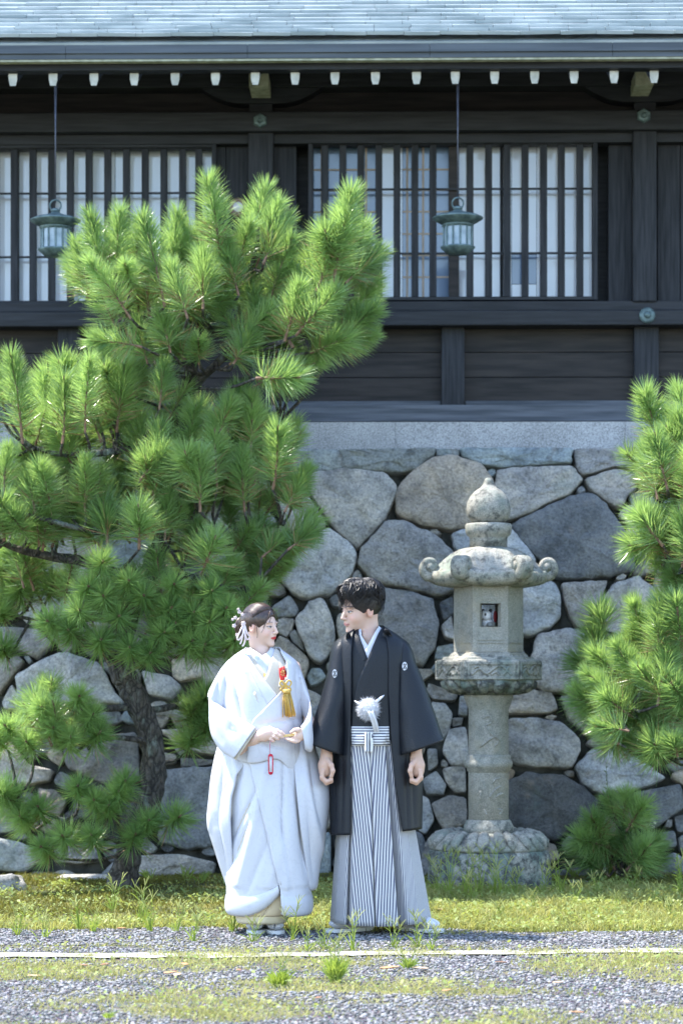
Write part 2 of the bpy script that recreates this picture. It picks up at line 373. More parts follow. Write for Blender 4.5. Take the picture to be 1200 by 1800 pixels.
# ------------------------------------------------------------------ stone wall (each stone traced, joints left open)
YAW = R(-1.1)
def WP(x, y):                                # photo pixel -> place on the leaning wall face
    k = 0.163; d0 = 15.40; a = (HOR - y) / FPX
    d = (d0 + k * (CAMH - 0.05)) / (1 - k * a)
    return P(x, y, d)
wall = empty('stone_wall', (0, 15.9, 0), 'battered retaining wall of large irregular grey stones under the hall', 'wall', rz=YAW)
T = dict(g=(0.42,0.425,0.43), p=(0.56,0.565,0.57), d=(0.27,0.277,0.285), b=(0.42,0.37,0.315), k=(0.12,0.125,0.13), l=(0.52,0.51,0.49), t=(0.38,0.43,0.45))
ST = [('t',"515,793 597,793 602,826 535,833 512,828"),('t',"598,793 765,791 760,803 727,830 693,833 606,828"),('t',"767,791 805,791 806,801 768,803"),
('t',"808,790 1002,792 1003,817 930,822 879,825 840,817 813,805"),('g',"1008,793 1115,789 1108,826 1077,824 1024,838 1012,826"),
('l',"535,838 580,831 625,829 676,836 697,858 690,884 680,910 653,943 629,965 612,952 583,920 556,883"),
('b',"763,806 800,804 846,822 866,850 868,890 850,918 815,930 790,932 745,925 705,910 694,885 697,862 722,838"),
('g',"873,828 1002,822 1020,845 1008,864 996,874 960,888 939,901 897,916 874,912 869,860"),
('l',"1026,845 1080,828 1113,834 1116,858 1101,873 1092,892 1080,896 1050,873 1035,864"),
('d',"900,924 939,905 1002,876 1035,871 1062,891 1089,930 1111,972 1111,1002 1068,1015 1020,1018 978,1018 971,1009 945,984 912,948"),
('p',"577,930 627,970 625,993 608,1027 577,1047 537,1052 513,1043 490,1010 530,967"),
('g',"677,920 707,918 753,937 780,957 800,977 797,1040 763,1047 713,1035 667,1025 647,1015 631,993 637,963 660,940"),
('p',"517,863 533,862 553,890 573,923 557,943 520,960 495,940 490,880"),('p',"793,942 818,932 880,920 896,930 940,986 930,1010 830,1000 800,965"),
('d',"672,1034 720,1042 762,1058 771,1100 765,1136 744,1172 678,1160 666,1100"),
('p',"545,1059 566,1055 573,1063 581,1081 588,1098 590,1122 585,1139 573,1157 564,1166 555,1164 543,1151 536,1131 527,1115 521,1092 527,1081 538,1071"),
('p',"488,1092 500,1087 519,1090 513,1110 504,1120 490,1112 484,1100"),('g',"480,1069 509,1047 515,1054 525,1072 520,1084 497,1085 480,1085"),
('b',"480,1140 493,1119 507,1125 515,1133 529,1145 541,1157 543,1168 538,1186 529,1200 490,1200 470,1160"),
('d',"510,1115 520,1108 530,1122 538,1145 530,1142 515,1128"),('p',"595,1081 592,1098 598,1127 625,1112 622,1075"),('t',"541,1190 550,1176 565,1176 575,1190 565,1200 548,1205"),
('p',"918,1022 960,1020 975,1030 985,1050 985,1085 965,1105 935,1118 915,1115"),('g',"986,1028 1066,1022 1056,1052 1023,1103 1014,1106 1002,1088 993,1064"),
('l',"1075,1030 1118,1016 1150,1040 1150,1100 1100,1120 1060,1115 1040,1090 1060,1055"),
('p',"947,1117 1001,1106 1039,1114 1064,1137 1062,1167 1043,1194 1008,1219 955,1215 939,1206 934,1152"),
('l',"893,1225 935,1213 970,1219 980,1248 966,1254 893,1255"),('g',"893,1267 932,1263 985,1271 1016,1298 1020,1321 1004,1350 947,1349 909,1344 891,1328"),
('g',"985,1225 1010,1222 1040,1240 1060,1290 1030,1290 1000,1265"),('p',"1012,1348 1036,1322 1080,1312 1140,1348 1168,1368 1140,1380 1100,1390 1056,1396 1024,1380"),
('k',"892,1372 928,1360 992,1364 1024,1384 1048,1408 1040,1444 1000,1460 976,1478 944,1466 896,1452"),('d',"1080,1408 1132,1390 1192,1380 1200,1420 1152,1454 1104,1454"),
('g',"1184,1436 1210,1430 1220,1458 1190,1463"),('d',"1140,1468 1184,1460 1188,1488 1142,1492"),('g',"1192,1470 1230,1462 1230,1500 1195,1495"),
('g',"755,1202 805,1221 797,1232 763,1229 750,1215"),('g',"759,1236 782,1238 796,1255 790,1286 778,1301 763,1275"),('p',"809,1225 822,1225 822,1259 807,1255"),
('p',"790,1284 820,1279 825,1345 794,1344 780,1320"),('d',"795,1263 815,1262 812,1275 797,1278"),('l',"752,1317 769,1317 771,1344 755,1355"),
('p',"776,1102 794,1083 799,1125 782,1121"),('t',"769,1137 797,1133 800,1160 765,1160"),('d',"773,1060 795,1050 798,1078 780,1093"),
('l',"780,1352 818,1348 820,1392 800,1392 784,1372"),('g',"744,1372 768,1356 786,1380 780,1396 752,1396"),('d',"760,1412 792,1400 820,1404 820,1448 784,1460 768,1436"),
('g',"742,1399 755,1405 765,1440 750,1465 738,1460"),('b',"950,1477 976,1485 985,1510 950,1515"),('t',"560,1467 583,1464 583,1535 552,1535"),
('l',"32,1190 67,1167 110,1148 143,1157 177,1167 193,1203 217,1237 167,1240 100,1243 38,1257 33,1227"),('g',"-10,1103 67,1107 93,1133 67,1158 40,1146 -10,1131"),
('l',"-30,1147 33,1152 44,1163 27,1187 0,1220 -30,1210"),('p',"22,1205 30,1217 34,1247 10,1247 5,1235"),('p',"252,1180 300,1190 320,1207 300,1230 263,1220"),
('l',"-30,1310 20,1303 52,1345 95,1355 88,1373 52,1380 -30,1383"),('d',"115,1300 241,1290 248,1366 190,1380 120,1350"),('g',"283,1285 378,1280 395,1300 378,1327 350,1324 315,1310"),
('g',"290,1324 311,1327 311,1341 290,1344"),('d',"322,1333 378,1337 378,1344 322,1349"),('d',"287,1358 330,1352 385,1351 400,1420 385,1485 332,1492 280,1478 290,1400"),
('p',"-20,1471 35,1481 77,1499 70,1516 45,1534 -20,1530"),('g',"94,1471 133,1460 182,1464 175,1513 147,1520 101,1516"),('l',"245,1506 315,1502 378,1516 378,1537 245,1541"),
('b',"70,1387 100,1390 118,1410 92,1468 75,1460"),('d',"-20,1400 58,1395 70,1455 0,1467 -20,1462")]
polys = [(t, np.array([[float(q) for q in p.split(',')] for p in s.split()])) for t, s in ST]
sites = []
for t, p in polys:
    for i in range(len(p)):
        a, b_ = p[i], p[(i+1) % len(p)]; n = max(2, int(np.hypot(*(b_-a)) / 9))
        c = p.mean(0)
        for k in range(n):
            q = a + (b_-a) * k / n; sites.append(q + (c - q) * 0.03)
    sites.append(p.mean(0))
def inside(p, q):
    r = False
    for i in range(len(p)):
        a, b_ = p[i], p[i-1]
        if (a[1] > q[1]) != (b_[1] > q[1]) and q[0] < (b_[0]-a[0])*(q[1]-a[1])/(b_[1]-a[1]) + a[0]: r = not r
    return r
rg = np.random.default_rng(5)
cand = np.stack([rg.uniform(-560, 1760, 9000), rg.uniform(800, 1546, 9000)], 1)
cand = np.array([c for c in cand if not any(inside(p, c) for _, p in polys)])
S0 = np.array(sites); dist = np.array([np.min(np.hypot(*(S0 - c).T)) for c in cand])
wall_r = 34 + 22 * rg.random(len(cand)) + np.where((cand[:, 0] < 0) | (cand[:, 0] > 1200), 12, 0)
fill = []
lim = lambda i: min(wall_r[i], 56)
order = np.argsort(-dist)
fd = np.full(len(cand), 1e9)
for i in order:                              # fill the places the trace leaves open, big stones first
    if dist[i] < 8: break
    need = max(17, min(wall_r[i] * 1.75, dist[i] * 2.0 + 10))
    if fd[i] < need: continue
    fill.append(cand[i]); fd = np.minimum(fd, np.hypot(*(cand - cand[i]).T))
fill = np.array(fill)
allsites = np.concatenate([S0, fill])
def cell(c):
    p = [np.array(q, float) for q in ((c[0]-150, 794), (c[0]+150, 794), (c[0]+150, 1550), (c[0]-150, 1550))]
    o = allsites[np.argsort(np.hypot(*(allsites - c).T))[1:60]]
    for s in o:
        m = (s + c) / 2; n = s - c; out = []
        for i in range(len(p)):
            a, b_ = p[i], p[(i+1) % len(p)]; da, db = np.dot(a-m, n), np.dot(b_-m, n)
            if da <= 0: out.append(a)
            if da * db < 0: out.append(a + (b_-a) * da / (da - db))
        p = out
        if len(p) < 3: return None
    return np.array(p)
tones = ['g', 'g', 'p', 'l', 'd', 't', 'b']
for c in fill:
    p = cell(c)
    if p is None or len(p) < 3: continue
    ctr = p.mean(0); p = ctr + (p - ctr) * 1.0
    if np.ptp(p[:, 0]) < 9 or np.ptp(p[:, 1]) < 8: continue
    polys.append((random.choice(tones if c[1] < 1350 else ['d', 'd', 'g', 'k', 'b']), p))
def stone_mesh(p, seed):
    p = np.array(p); ctr = p.mean(0)
    size = math.sqrt(np.ptp(p[:, 0]) * np.ptp(p[:, 1]))
    gap = 0.3
    d = p - ctr; L = np.hypot(*d.T)[:, None]; p = ctr + d * (L - gap) / L
    cut = 0.06 if size > 60 else 0.10            # round the corners
    q = []
    for i in range(len(p)):
        a, b_, c = p[i-1], p[i], p[(i+1) % len(p)]
        q += [b_ + (a-b_)*cut, b_ + (a-b_)*cut*0.35 + (c-b_)*cut*0.35 - (0), b_ + (c-b_)*cut]
    n = 56 if size > 60 else 30
    q = np.array(q + [q[0]]); s = np.concatenate([[0], np.cumsum(np.hypot(*np.diff(q, axis=0).T))])
    u = np.linspace(0, s[-1], n, endpoint=False); o = np.stack([np.interp(u, s, q[:, k]) for k in (0, 1)], 1)
    nrm = np.array([mnoise.fractal(Vector((a[0]*0.05, a[1]*0.05, seed)), 1, 2, 4) for a in o])
    dd = o - ctr; o = ctr + dd * (1 + nrm[:, None] * 0.055 + (0.038 if size > 60 else 0.075))
    bul = min(0.07, 0.0006 * size + 0.012); tilt = ((rng_s.random()-0.5)*0.10, (rng_s.random()-0.5)*0.12)
    rings = [(1.0, -0.16), (1.0, 0.0), (0.988, bul*0.72), (0.955, bul*0.95), (0.75, bul), (0.45, bul*1.02), (0.2, bul*1.03)]
    v = []; f = []
    for r, dep in rings:
        for a in o:
            w = WP(*(ctr + (a - ctr) * r)); h = dep
            if dep > 0:
                h += 0.030 * mnoise.fractal(Vector((w.x*8, w.z*8, seed)), 0.8, 2, 5) * (1 if r < 0.95 else 0.5)
                h += (tilt[0]*(a[0]-ctr[0]) + tilt[1]*(a[1]-ctr[1])) * r * 0.0036
            v.append((w.x, w.y - h, w.z + 0.16*h))
    for j in range(len(rings)-1):
        for i in range(n):
            k = (i+1) % n; f.append((j*n+i, (j+1)*n+i, (j+1)*n+k, j*n+k))
    w = WP(*ctr); v.append((w.x, w.y - bul*1.06 - 0.004, w.z)); c = len(v)-1; j = (len(rings)-1)*n
    for i in range(n): f.append((j+i, c, j+(i+1) % n))
    return mesh('stone', v, f, smooth=True)
rng_s = random.Random(3)
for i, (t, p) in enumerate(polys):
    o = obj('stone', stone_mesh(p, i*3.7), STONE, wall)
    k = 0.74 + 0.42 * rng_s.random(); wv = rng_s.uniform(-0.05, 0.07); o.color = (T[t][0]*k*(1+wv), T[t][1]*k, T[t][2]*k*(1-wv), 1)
EARTH = basic('joint_earth', (0.020, 0.022, 0.018), (0.075, 0.075, 0.065), 14, 0.95, bmp=0.5)
mb = MB(); a, b_, c, d = WP(-620, 790), WP(1820, 790), WP(1820, 1570), WP(-620, 1570)
o = 0.055
mb.add([a+Vector((0,o,0)), b_+Vector((0,o,0)), c+Vector((0,o,0)), d+Vector((0,o,0)), a+Vector((0,.55,0)), b_+Vector((0,.55,0)), c+Vector((0,.9,0)), d+Vector((0,.9,0))],
       [(0,3,2,1),(4,5,6,7),(0,1,5,4),(1,2,6,5),(2,3,7,6),(3,0,4,7)])
mb.build('earth_core', EARTH, wall)

# loose rocks at the foot of the wall
def rock(name, loc, sx, sy, sz, seed, tone, label):
    b = bmesh.new(); bmesh.ops.create_icosphere(b, subdivisions=4, radius=1)
    for q in b.verts:
        n = q.co.normalized(); k = 1 + 0.32 * mnoise.fractal(n * 1.3 + Vector((seed, 0, 0)), 1, 2, 2) + 0.05 * mnoise.fractal(n * 6 + Vector((seed, 3, 0)), 1, 2, 3)
        w = Vector([math.copysign(abs(c)**0.7, c) for c in n]) * k
        q.co = (w.x * sx, w.y * sy, max(-0.06, w.z * sz))
    me = bpy.data.meshes.new(name); b.to_mesh(me); b.free()
    me.polygons.foreach_set('use_smooth', np.ones(len(me.polygons), dtype=bool))
    o = obj(name, me, STONE); o.location = loc; o.color = (*T[tone], 1); return tag(o, label, 'rock')
rock('rock', G(8, 1568), 0.125, 0.11, 0.115, 2.0, 'g', 'grey angular rock on moss at the foot of the pine')
rock('flat_rock', G(165, 1546), 0.26, 0.10, 0.03, 5.0, 'l', 'low flat rock behind the pine trunk base')
rock('small_rock', G(1015, 1556), 0.07, 0.06, 0.03, 8.0, 'g', 'small flat stone in soil right of the stone lantern')
# ------------------------------------------------------------------ hall
hall = empty('shrine_hall', (0, 16.2, 0), 'dark timber hall with latticed windows and pale rafter ends under a shingled eave', 'building', rz=YAW)
def pbox(name, x0, y0, x1, y1, d, th, mat, parent=hall, bev=0.004, jit=0.0):
    a = P(x0, y1, d); b = P(x1, y0, d)
    return MB().box((a.x, d, a.z), (b.x, d + th, b.z)).build(name, mat, parent, bevel=bev)
DW = 16.4                                    # facade plane
XL, XR = -520, 1720
# granite kerb the timber frame stands on
edges = [XL, -10, 288, 695, 1098, 1420, XR]
for a, b_ in zip(edges[:-1], edges[1:]): pbox('kerb_block', a+0.12, 742, b_-0.12, 793.2, 16.02 + 0.004*(a % 3), 0.5, GRANITE, bev=0)
# sill and lower boarding
pbox('ground_sill', XL, 712, XR, 741, 16.20, 0.30, WOODG)
pbox('backing_wall', XL, 110, XR, 715, 16.62, 0.08, WOOD)
studs = [(-230, -190), (100, 140), (440, 480), (775, 815), (1112, 1155), (1450, 1490)]
for a, b_ in studs: pbox('stud', a, 573, b_, 713, 16.33, 0.16, WOODV)
for (a, b_) in zip(studs[:-1], studs[1:]):
    hs = [573, 620, 664, 706]
    for h0, h1 in zip(hs[:-1], hs[1:]): pbox('board', a[1]-2, h0+0.35, b_[0]+2, h1-0.35, 16.41 + 0.004*random.random(), 0.04, WOODB, bev=0.003)
    pbox('base_rail', a[1]+1, 705, b_[0]-1, 712.5, 16.36, 0.1, WOODG)
pbox('sill_beam', XL, 546, XR, 572.5, 16.23, 0.2, WOODH, bev=0.008)
pbox('sill_ledge', XL, 530, XR, 546.6, 16.31, 0.15, WOODH)
# posts
for a, b_ in ((-240, -196), (435, 480), (1110, 1152), (1770, 1812)):
    pbox('post', a, 228, b_, 532, 16.29, 0.22, WOODV, bev=0.012)
    pbox('post_head', a+2, 140, b_-2, 200, 16.29, 0.2, WOOD)
# head beams and frieze
pbox('head_beam', XL, 195, XR, 230, 16.24, 0.2, WOODH, bev=0.008)
pbox('frieze_board', XL, 158, XR, 196, 16.40, 0.06, WOODB)
pbox('wall_plate', XL, 118, XR, 152, 16.22, 0.25, WOODH)
pbox('lintel', XL, 230.5, XR, 252, 16.33, 0.15, WOODH)
# side boards between posts and windows
for a, b_ in ((372, 396), (396, 435), (480, 520), (1066, 1110), (1152, 1192), (-300, -240), (1192, 1240), (1240, 1300)):
    pbox('side_board', a+0.4, 250, b_-0.4, 531, 16.42, 0.04, WOODV)
# boat-shaped brackets over the posts
for cx in (458, 1131):
    v = []; n = 24; prof = []
    for i in range(n + 1):
        u = -1 + 2*i/n; prof.append((cx + 104*u, 181 - 26 * max(0, (abs(u)-0.30)/0.70)**2.0))
    top = [P(x, 150, 16.26) for x, y in prof]; bot = [P(x, y, 16.26) for x, y in prof]
    for q in top + bot: v.append(q)
    for q in top + bot: v.append(q + Vector((0, 0.15, 0)))
    N = n+1; f = []
    for i in range(n):
        f += [(i, N+i, N+i+1, i+1), (2*N+i, 2*N+i+1, 3*N+i+1, 3*N+i), (N+i, 3*N+i, 3*N+i+1, N+i+1), (i, i+1, 2*N+i+1, 2*N+i)]
    f += [(0, 2*N, 3*N, N), (n, N+n, 3*N+n, 2*N+n)]
    obj('bracket', mesh('bracket', v, f), WOOD, hall)
# metal nail covers
for (cx, cy, r, sides, d) in ((457, 212, 13, 6, 16.24), (1129, 206, 13, 6, 16.24), (1135, 556, 14, 16, 16.23), (457, 560, 14, 16, 16.23)):
    c = P(cx, cy, d); rr = r/FPX*d; mb = MB()
    mb.lathe([(rr, 0), (rr, 0.012), (rr*0.82, 0.022), (rr*0.45, 0.024), (rr*0.35, 0.04), (0.004, 0.046)], n=sides, rot=R(30))
    mb.v = [(c.x + p[0], c.y - p[2], c.z + p[1]) for p in mb.v]; mb.build('nail_cover', PATINA, hall)
# lattice windows
def glass_mat(name, c, rough=0.05):
    m, t, b = new_mat(name); b.inputs['Base Color'].default_value = (*c, 1); b.inputs['Roughness'].default_value = rough
    b.inputs['Specular IOR Level'].default_value = 0.8; return m
GLASS = glass_mat('dark_window_glass', (0.19, 0.27, 0.40), 0.12)
SHOJIW = basic('pale_shoji_wood', (0.50, 0.40, 0.30), (0.62, 0.50, 0.40), 8, 0.7, bmp=0)
def window(x0, x1, y0, y1, bars, panes, thin):
    w = pbox('window', x0, y0, x1, y0 + 2, 16.36, 0.09, WOODH)      # head rail of the window
    L = root_loc(hall)
    def sub(name, a, b_, c, d_, dd, th, mat, bev=0.002):
        o = pbox(name, a, b_, c, d_, dd, th, mat, None, bev); o.parent = w; o.location = (0, 0, 0); return o
    sub('frame', x0-8, y0-8, x0, y1+6, 16.34, 0.12, WOODV); sub('frame', x1, y0-8, x1+8, y1+6, 16.34, 0.12, WOODV)
    sub('frame', x0-0.3, y1, x1+0.3, y1+6, 16.345, 0.11, WOODH)
    sub('frame', x0+0.3, y0-8, x1-0.3, y0-0.3, 16.345, 0.11, WOODH)
    for bx in bars: sub('bar', bx-6, y0+2.4, bx+6.2, y1-0.3, 16.372, 0.045, WOODV)
    for ty in thin: sub('rail', x0+0.5, ty-1.8, x1-0.5, ty+1.8, 16.395, 0.012, WOODH, 0)
    for (a, b_, c, d_, mat) in panes: sub('pane', a, b_, c, d_, 16.50 + 0.004*random.random(), 0.01, mat, 0)
    return w, sub
w1, s1 = window(-230, 371, 258, 527, [-208.5+33.0*k for k in range(17)] + [348], [(-232, 256, 54, 530, PAPER), (55, 256, 200, 530, PAPER), (201, 256, 373, 530, PAPER)], (338, 450))
s1('stile', 28, 258, 31, 528, 16.47, 0.02, WOODV)
bars2 = [569.5+31.7*k for k in range(7)] + [824.5, 857, 889.5, 921, 953.5, 984.5, 1017]
w2, s2 = window(549, 1040, 253, 522, bars2, [(547, 251, 668, 525, GLASS), (668.6, 251, 705, 525, PAPER), (705.6, 251, 795, 525, GLASS), (796, 251, 878, 525, PAPER), (879, 251, 896, 525, PAPER), (897, 251, 940, 448, PAPER), (897, 449, 940, 500, GLASS), (897, 501, 940, 525, PAPER), (941, 251, 1042, 525, PAPER)], (333, 446))
for sx in (562, 640, 712, 740): s2('shoji_stile', sx, 255, sx+3.5, 523, 16.494, 0.008, SHOJIW, 0)
for sy in (297, 333, 371, 410, 448, 486): 
    for a, b_ in ((548, 667), (706, 795)): s2('shoji_bar', a, sy, b_, sy+3, 16.496, 0.006, SHOJIW, 0)
s2('stile', 787, 253, 805, 522, 16.42, 0.04, WOODB); s2('stile', 877, 253, 882, 522, 16.46, 0.03, WOODV)
# soffit, rafters, eave
ES = math.tan(R(24))                          # rafter slope
def eave_pt(x, y, d0, back): p = P(x, y, d0); return Vector((p.x, d0 + back, p.z + back*ES))
rafter_x = [26 - 71.6*k for k in range(7, 0, -1)] + [26, 97, 169, 240, 312, 383, 453, 523, 593, 664, 736, 804, 873, 943, 1012, 1082, 1152] + [1152 + 70*k for k in range(1, 8)]
DR = 15.36
for i, cx in enumerate(rafter_x):
    prof = [(-7.5, 127), (7.5, 127), (7.3, 138), (4.8, 148), (-4.8, 148), (-7.3, 138)]
    v = [P(cx + a, b_, DR) for a, b_ in prof]; n = len(prof)
    v += [p + Vector((0, 1.25, 1.25*ES)) for p in v]
    f = [tuple(range(n-1, -1, -1))] + [tuple(range(n, 2*n))] + [(k, (k+1) % n, n+(k+1) % n, n+k) for k in range(n)]
    r = obj('rafter', mesh('rafter', v, f), WOOD, hall)
    v2 = [P(cx + a*1.02, 137.5 + (b_-137.5)*1.02, DR-0.006) for a, b_ in prof]; v2 += [p + Vector((0, 0.0055, 0)) for p in v2]
    e = obj('rafter_end', mesh('rafter_end', v2, f), PALEWOOD); e.parent = r; e.location = (0, 0, 0)
for a, b_, d in ((439, 473, 15.95), (1116, 1148, 15.95)):
    o = pbox('beam_end', a, 127, b_, 152, d, 0.35, OLIVEWOOD)
a, b_ = P(XL, 122, DR+0.02), P(XR, 122, DR+0.02)
v = [a, b_, b_+Vector((0, 1.3, 1.3*ES)), a+Vector((0, 1.3, 1.3*ES))]; v += [p+Vector((0, 0, 0.03)) for p in v]
obj('soffit', mesh('soffit', v, [(0,3,2,1),(4,5,6,7),(0,1,5,4),(1,2,6,5),(2,3,7,6),(3,0,4,7)]), WOOD, hall)
pbox('eave_beam', XL, 106.5, XR, 122, 15.30, 0.10, WOODH)
pbox('drip_strip', XL, 102.5, XR, 106, 15.22, 0.06, OLIVEWOOD, bev=0)
for a, b_ in zip(range(XL, XR, 320), list(range(XL+320, XR, 320)) + [XR]):
    pbox('fascia', a+0.15, 92, b_-0.15, 102.2, 15.215, 0.08, FASCIA, bev=0.003)
    pbox('fascia', a+0.15, 72, b_-0.15, 91.7, 15.20, 0.10, FASCIA, bev=0.003)
# roof: courses of copper-clad shingles
roof = MB(); rp0 = P(XL, 70, 15.21); rp1 = P(XR, 70, 15.21)
def roof_pt(x, s, lift=0.0):                  # s = distance up the slope; pitch steepens upwards
    pit0, pit1 = R(27), R(40); k = min(1, s/2.5); pit = pit0 + (pit1-pit0)*k*0.5
    return Vector((x, rp0.y - 0.03 + s*math.cos(pit) - lift*math.sin(pit), rp0.z + 0.012 + s*math.sin(pit) + lift*math.cos(pit)))
v = []; f = []; N = 24
for j in range(N+1):
    s = 4.2*j/N
    v += [roof_pt(rp0.x, s, -0.03), roof_pt(rp1.x, s, -0.03)]
    if j: f.append((2*j-2, 2*j-1, 2*j+1, 2*j))
roofo = obj('roof', mesh('roof', v, f), SHINGLE, hall, solid=-0.06)
EXPO = 0.098; WID = 0.245
shingles = []
for j in range(15):
    x = rp0.x + 1.0 + (j*0.37 % 1)*WID; s0 = j*EXPO
    while x < rp1.x - 1.0:
        w = WID*(0.9+0.2*random.random()); l0, l1 = 0.030 + random.uniform(-.002, .004), 0.030 + random.uniform(-.002, .004)
        q = [roof_pt(x+.0015, s0, l0), roof_pt(x+w-.0015, s0, l1), roof_pt(x+w-.0015, s0+EXPO*1.25, .004), roof_pt(x+.0015, s0+EXPO*1.25, .004)]
        q += [roof_pt(x+.0015, s0, l0-0.022), roof_pt(x+w-.0015, s0, l1-0.022)]
        me = mesh('shingle', q, [(0, 1, 2, 3), (4, 5, 1, 0), (4, 0, 3), (5, 2, 1)])
        shingles.append((abs(q[0].x+0.12), j, me)); x += w
shingles.sort(key=lambda t: t[0] + (50 if t[1] > 10 else 0))
for _, _, me in shingles[:300]:
    o = obj('shingle', me, SHINGLE); o.parent = roofo; o.location = (0, 0, 0)
mb = MB()
for _, _, me in shingles[300:]: mb.add([q.co for q in me.vertices], [tuple(p.vertices) for p in me.polygons])
o = mb.build('shingle_courses', SHINGLE); o.parent = roofo; o.location = (0, 0, 0); o['kind'] = 'stuff'

# round lamp on the hall wall, half hidden by the pine
lamp = empty('wall_lamp', P(419, 366, 16.30), 'round pale wall lamp with brown rim on the hall post', 'lamp')
for nm, prof, mt in (('rim', [(0.045, 0.0), (0.062, 0.0), (0.066, 0.03), (0.055, 0.05), (0.045, 0.045)], basic('lamp_rim', (0.10, 0.06, 0.04), (0.16, 0.10, 0.07), 20, 0.4)), ('lens', [(0.046, 0.0), (0.046, 0.03), (0.03, 0.05), (0.004, 0.055)], basic('lamp_lens', (0.42, 0.42, 0.42), (0.5, 0.5, 0.5), 20, 0.25, bmp=0))):
    mb = MB().lathe(prof, n=24); mb.v = [(p[0], -p[2], p[1]) for p in mb.v]; o = mb.build(nm, mt, lamp, smooth=True, world=False)
mb = MB(); mb.box((-0.03, 0, -0.03), (0.03, 0.14, 0.03)); mb.build('mount', WOOD, lamp, world=False)

# ------------------------------------------------------------------ hanging bronze lanterns
def hanging_lantern(px, ytop, dy, label):
    d = 15.40; sc = d/FPX; base = P(px, 447+dy, d)
    t = empty('hanging_lantern', base, label, 'lantern', 'bronze lanterns hanging from the eave')
    z = lambda y: (447 - y)*sc
    r = lambda p: p*sc
    MB().lathe([(r(3), z(396)), (r(27), z(397)), (r(36), z(392)), (r(44), z(387)), (r(44.5), z(385)), (r(36), z(381)), (r(20), z(377)), (r(9), z(373)), (r(6), z(370))], n=40).build('roof', PATINA, t, True, world=False)
    bd = MB().lathe([(r(25), z(436)), (r(25), z(397.5))], n=12, cap=False).build('body', basic('lantern_panel', (0.20, 0.26, 0.30), (0.33, 0.39, 0.44), 14, 0.55, metal=0.2), t, world=False)
    MB().lathe([(r(2), z(449)), (r(18), z(449)), (r(24), z(444)), (r(30.5), z(438)), (r(30.5), z(436)), (r(25), z(434.5))], n=40).build('base', PATINA, t, True, world=False)
    MB().lathe([(r(25.2), z(402)), (r(28), z(400)), (r(28), z(397))], n=40, cap=False).build('collar', PATINA, t, True, world=False)
    for k in range(12):
        a = R(30*k+8); c = Vector((math.cos(a)*r(25.2), math.sin(a)*r(25.2), 0))
        MB().tube([c+Vector((0, 0, z(436))), c+Vector((0, 0, z(400)))], r(1.7), 6).build('slat', PATINA, t, world=False)
    MB().lathe([(r(4), z(372)), (r(8), z(370)), (r(8.5), z(367)), (r(4), z(364))], n=20).build('knob', PATINA, t, True, world=False)
    pts = [(r(10)*math.cos(R(q)), 0, z(369) + r(10)*0.95 + r(10)*math.sin(R(q))) for q in range(-120, 241, 20)]
    MB().tube(pts, r(1.6), 8, cap=False).build('ring', PATINA, t, True, world=False)
    MB().tube([(0, 0, z(355)), (0, 0, z(240)), (0, 0, z(ytop)+0.02)], [r(1.2), r(1.4), r(2.6)], 8).build('hanging_rod', IRON, t, True, world=False)
    return t
hanging_lantern(98, 150, 2, 'bronze lantern on a rod before the white paper window')
hanging_lantern(804, 148, -2, 'bronze lantern on a rod before the blue and white glazed window')

# ------------------------------------------------------------------ stone lantern
LD = 14.62; LS = LD/FPX; LB = P(858, 1560, LD); LB.z = 0.0
lan = empty('stone_lantern', LB, 'tall weathered stone lantern with curled roof corners beside the stone wall', 'lantern')
LZ = lambda y: CAMH + (HOR - y)*LS
def lr(p): return p*LS
def lantern_stone(name, moss=0.4, warm=0.3, more=0.0):
    m, t, b = new_mat(name); v = coords(t)
    fine = tex_noise(t, v, 170, 3, 0.75); big = tex_noise(t, v, 6, 6, 0.65, 0.5); mid = tex_noise(t, v, 22, 6, 0.7)
    c = ramp(t, fine, [(0.33, (0.16, 0.152, 0.13)), (0.5, (0.31, 0.297, 0.26)), (0.68, (0.45, 0.435, 0.385))])
    c = mixc(t, ramp(t, big, [(0.48-more, 0.0), (0.66-more, moss)]), c, (0.13, 0.175, 0.15))
    c = mixc(t, ramp(t, mid, [(0.50-more, 0.0), (0.63-more, moss)]), c, (0.055, 0.058, 0.056))
    c = mixc(t, ramp(t, tex_noise(t, v, 4, 4), [(0.55, 0.0), (0.75, warm)]), c, (0.40, 0.33, 0.22))
    lnk(t, c, b.inputs['Base Color']); b.inputs['Roughness'].default_value = 0.9
    ad = t.nodes.new('ShaderNodeMath'); ad.operation = 'ADD'; lnk(t, mid, ad.inputs[0]); lnk(t, fine, ad.inputs[1])
    bump(t, b, ad.outputs[0], 0.45, 0.008); return m
LSC = lantern_stone('lantern_stone_clean', 0.28, 0.65); LSM = lantern_stone('lantern_stone_mossy', 0.85, 0.2); LSD = lantern_stone('lantern_stone_dark', 1.0, 0.1, 0.06)
def lpart(name, prof, mat, n=40, rot=0.0, smooth=True, bev=0.0):
    return MB().lathe([(lr(r), LZ(y)) for r, y in prof], n=n, rot=rot).build(name, mat, lan, smooth, world=False, bevel=bev)
H6 = 0.0
# rough drum base
v = []; f = []; n = 48; rows = [(104, 1590), (108, 1560), (109, 1530), (108, 1503), (104, 1494), (90, 1489)]
for r, y in rows:
    for i in range(n):
        a = 2*math.pi*i/n; k = 1 + 0.05*mnoise.fractal(Vector((math.cos(a)*2, math.sin(a)*2, y*0.02)), 1, 2, 4)
        v.append((lr(r)*k*math.cos(a), lr(r)*k*math.sin(a), LZ(y)))
for j in range(len(rows)-1):
    for i in range(n): f.append((j*n+i, j*n+(i+1) % n, (j+1)*n+(i+1) % n, (j+1)*n+i))
f.append(tuple((len(rows)-1)*n+i for i in range(n)))
obj('drum_base', mesh('drum_base', v, f, smooth=True), LSD, lan, world=False)
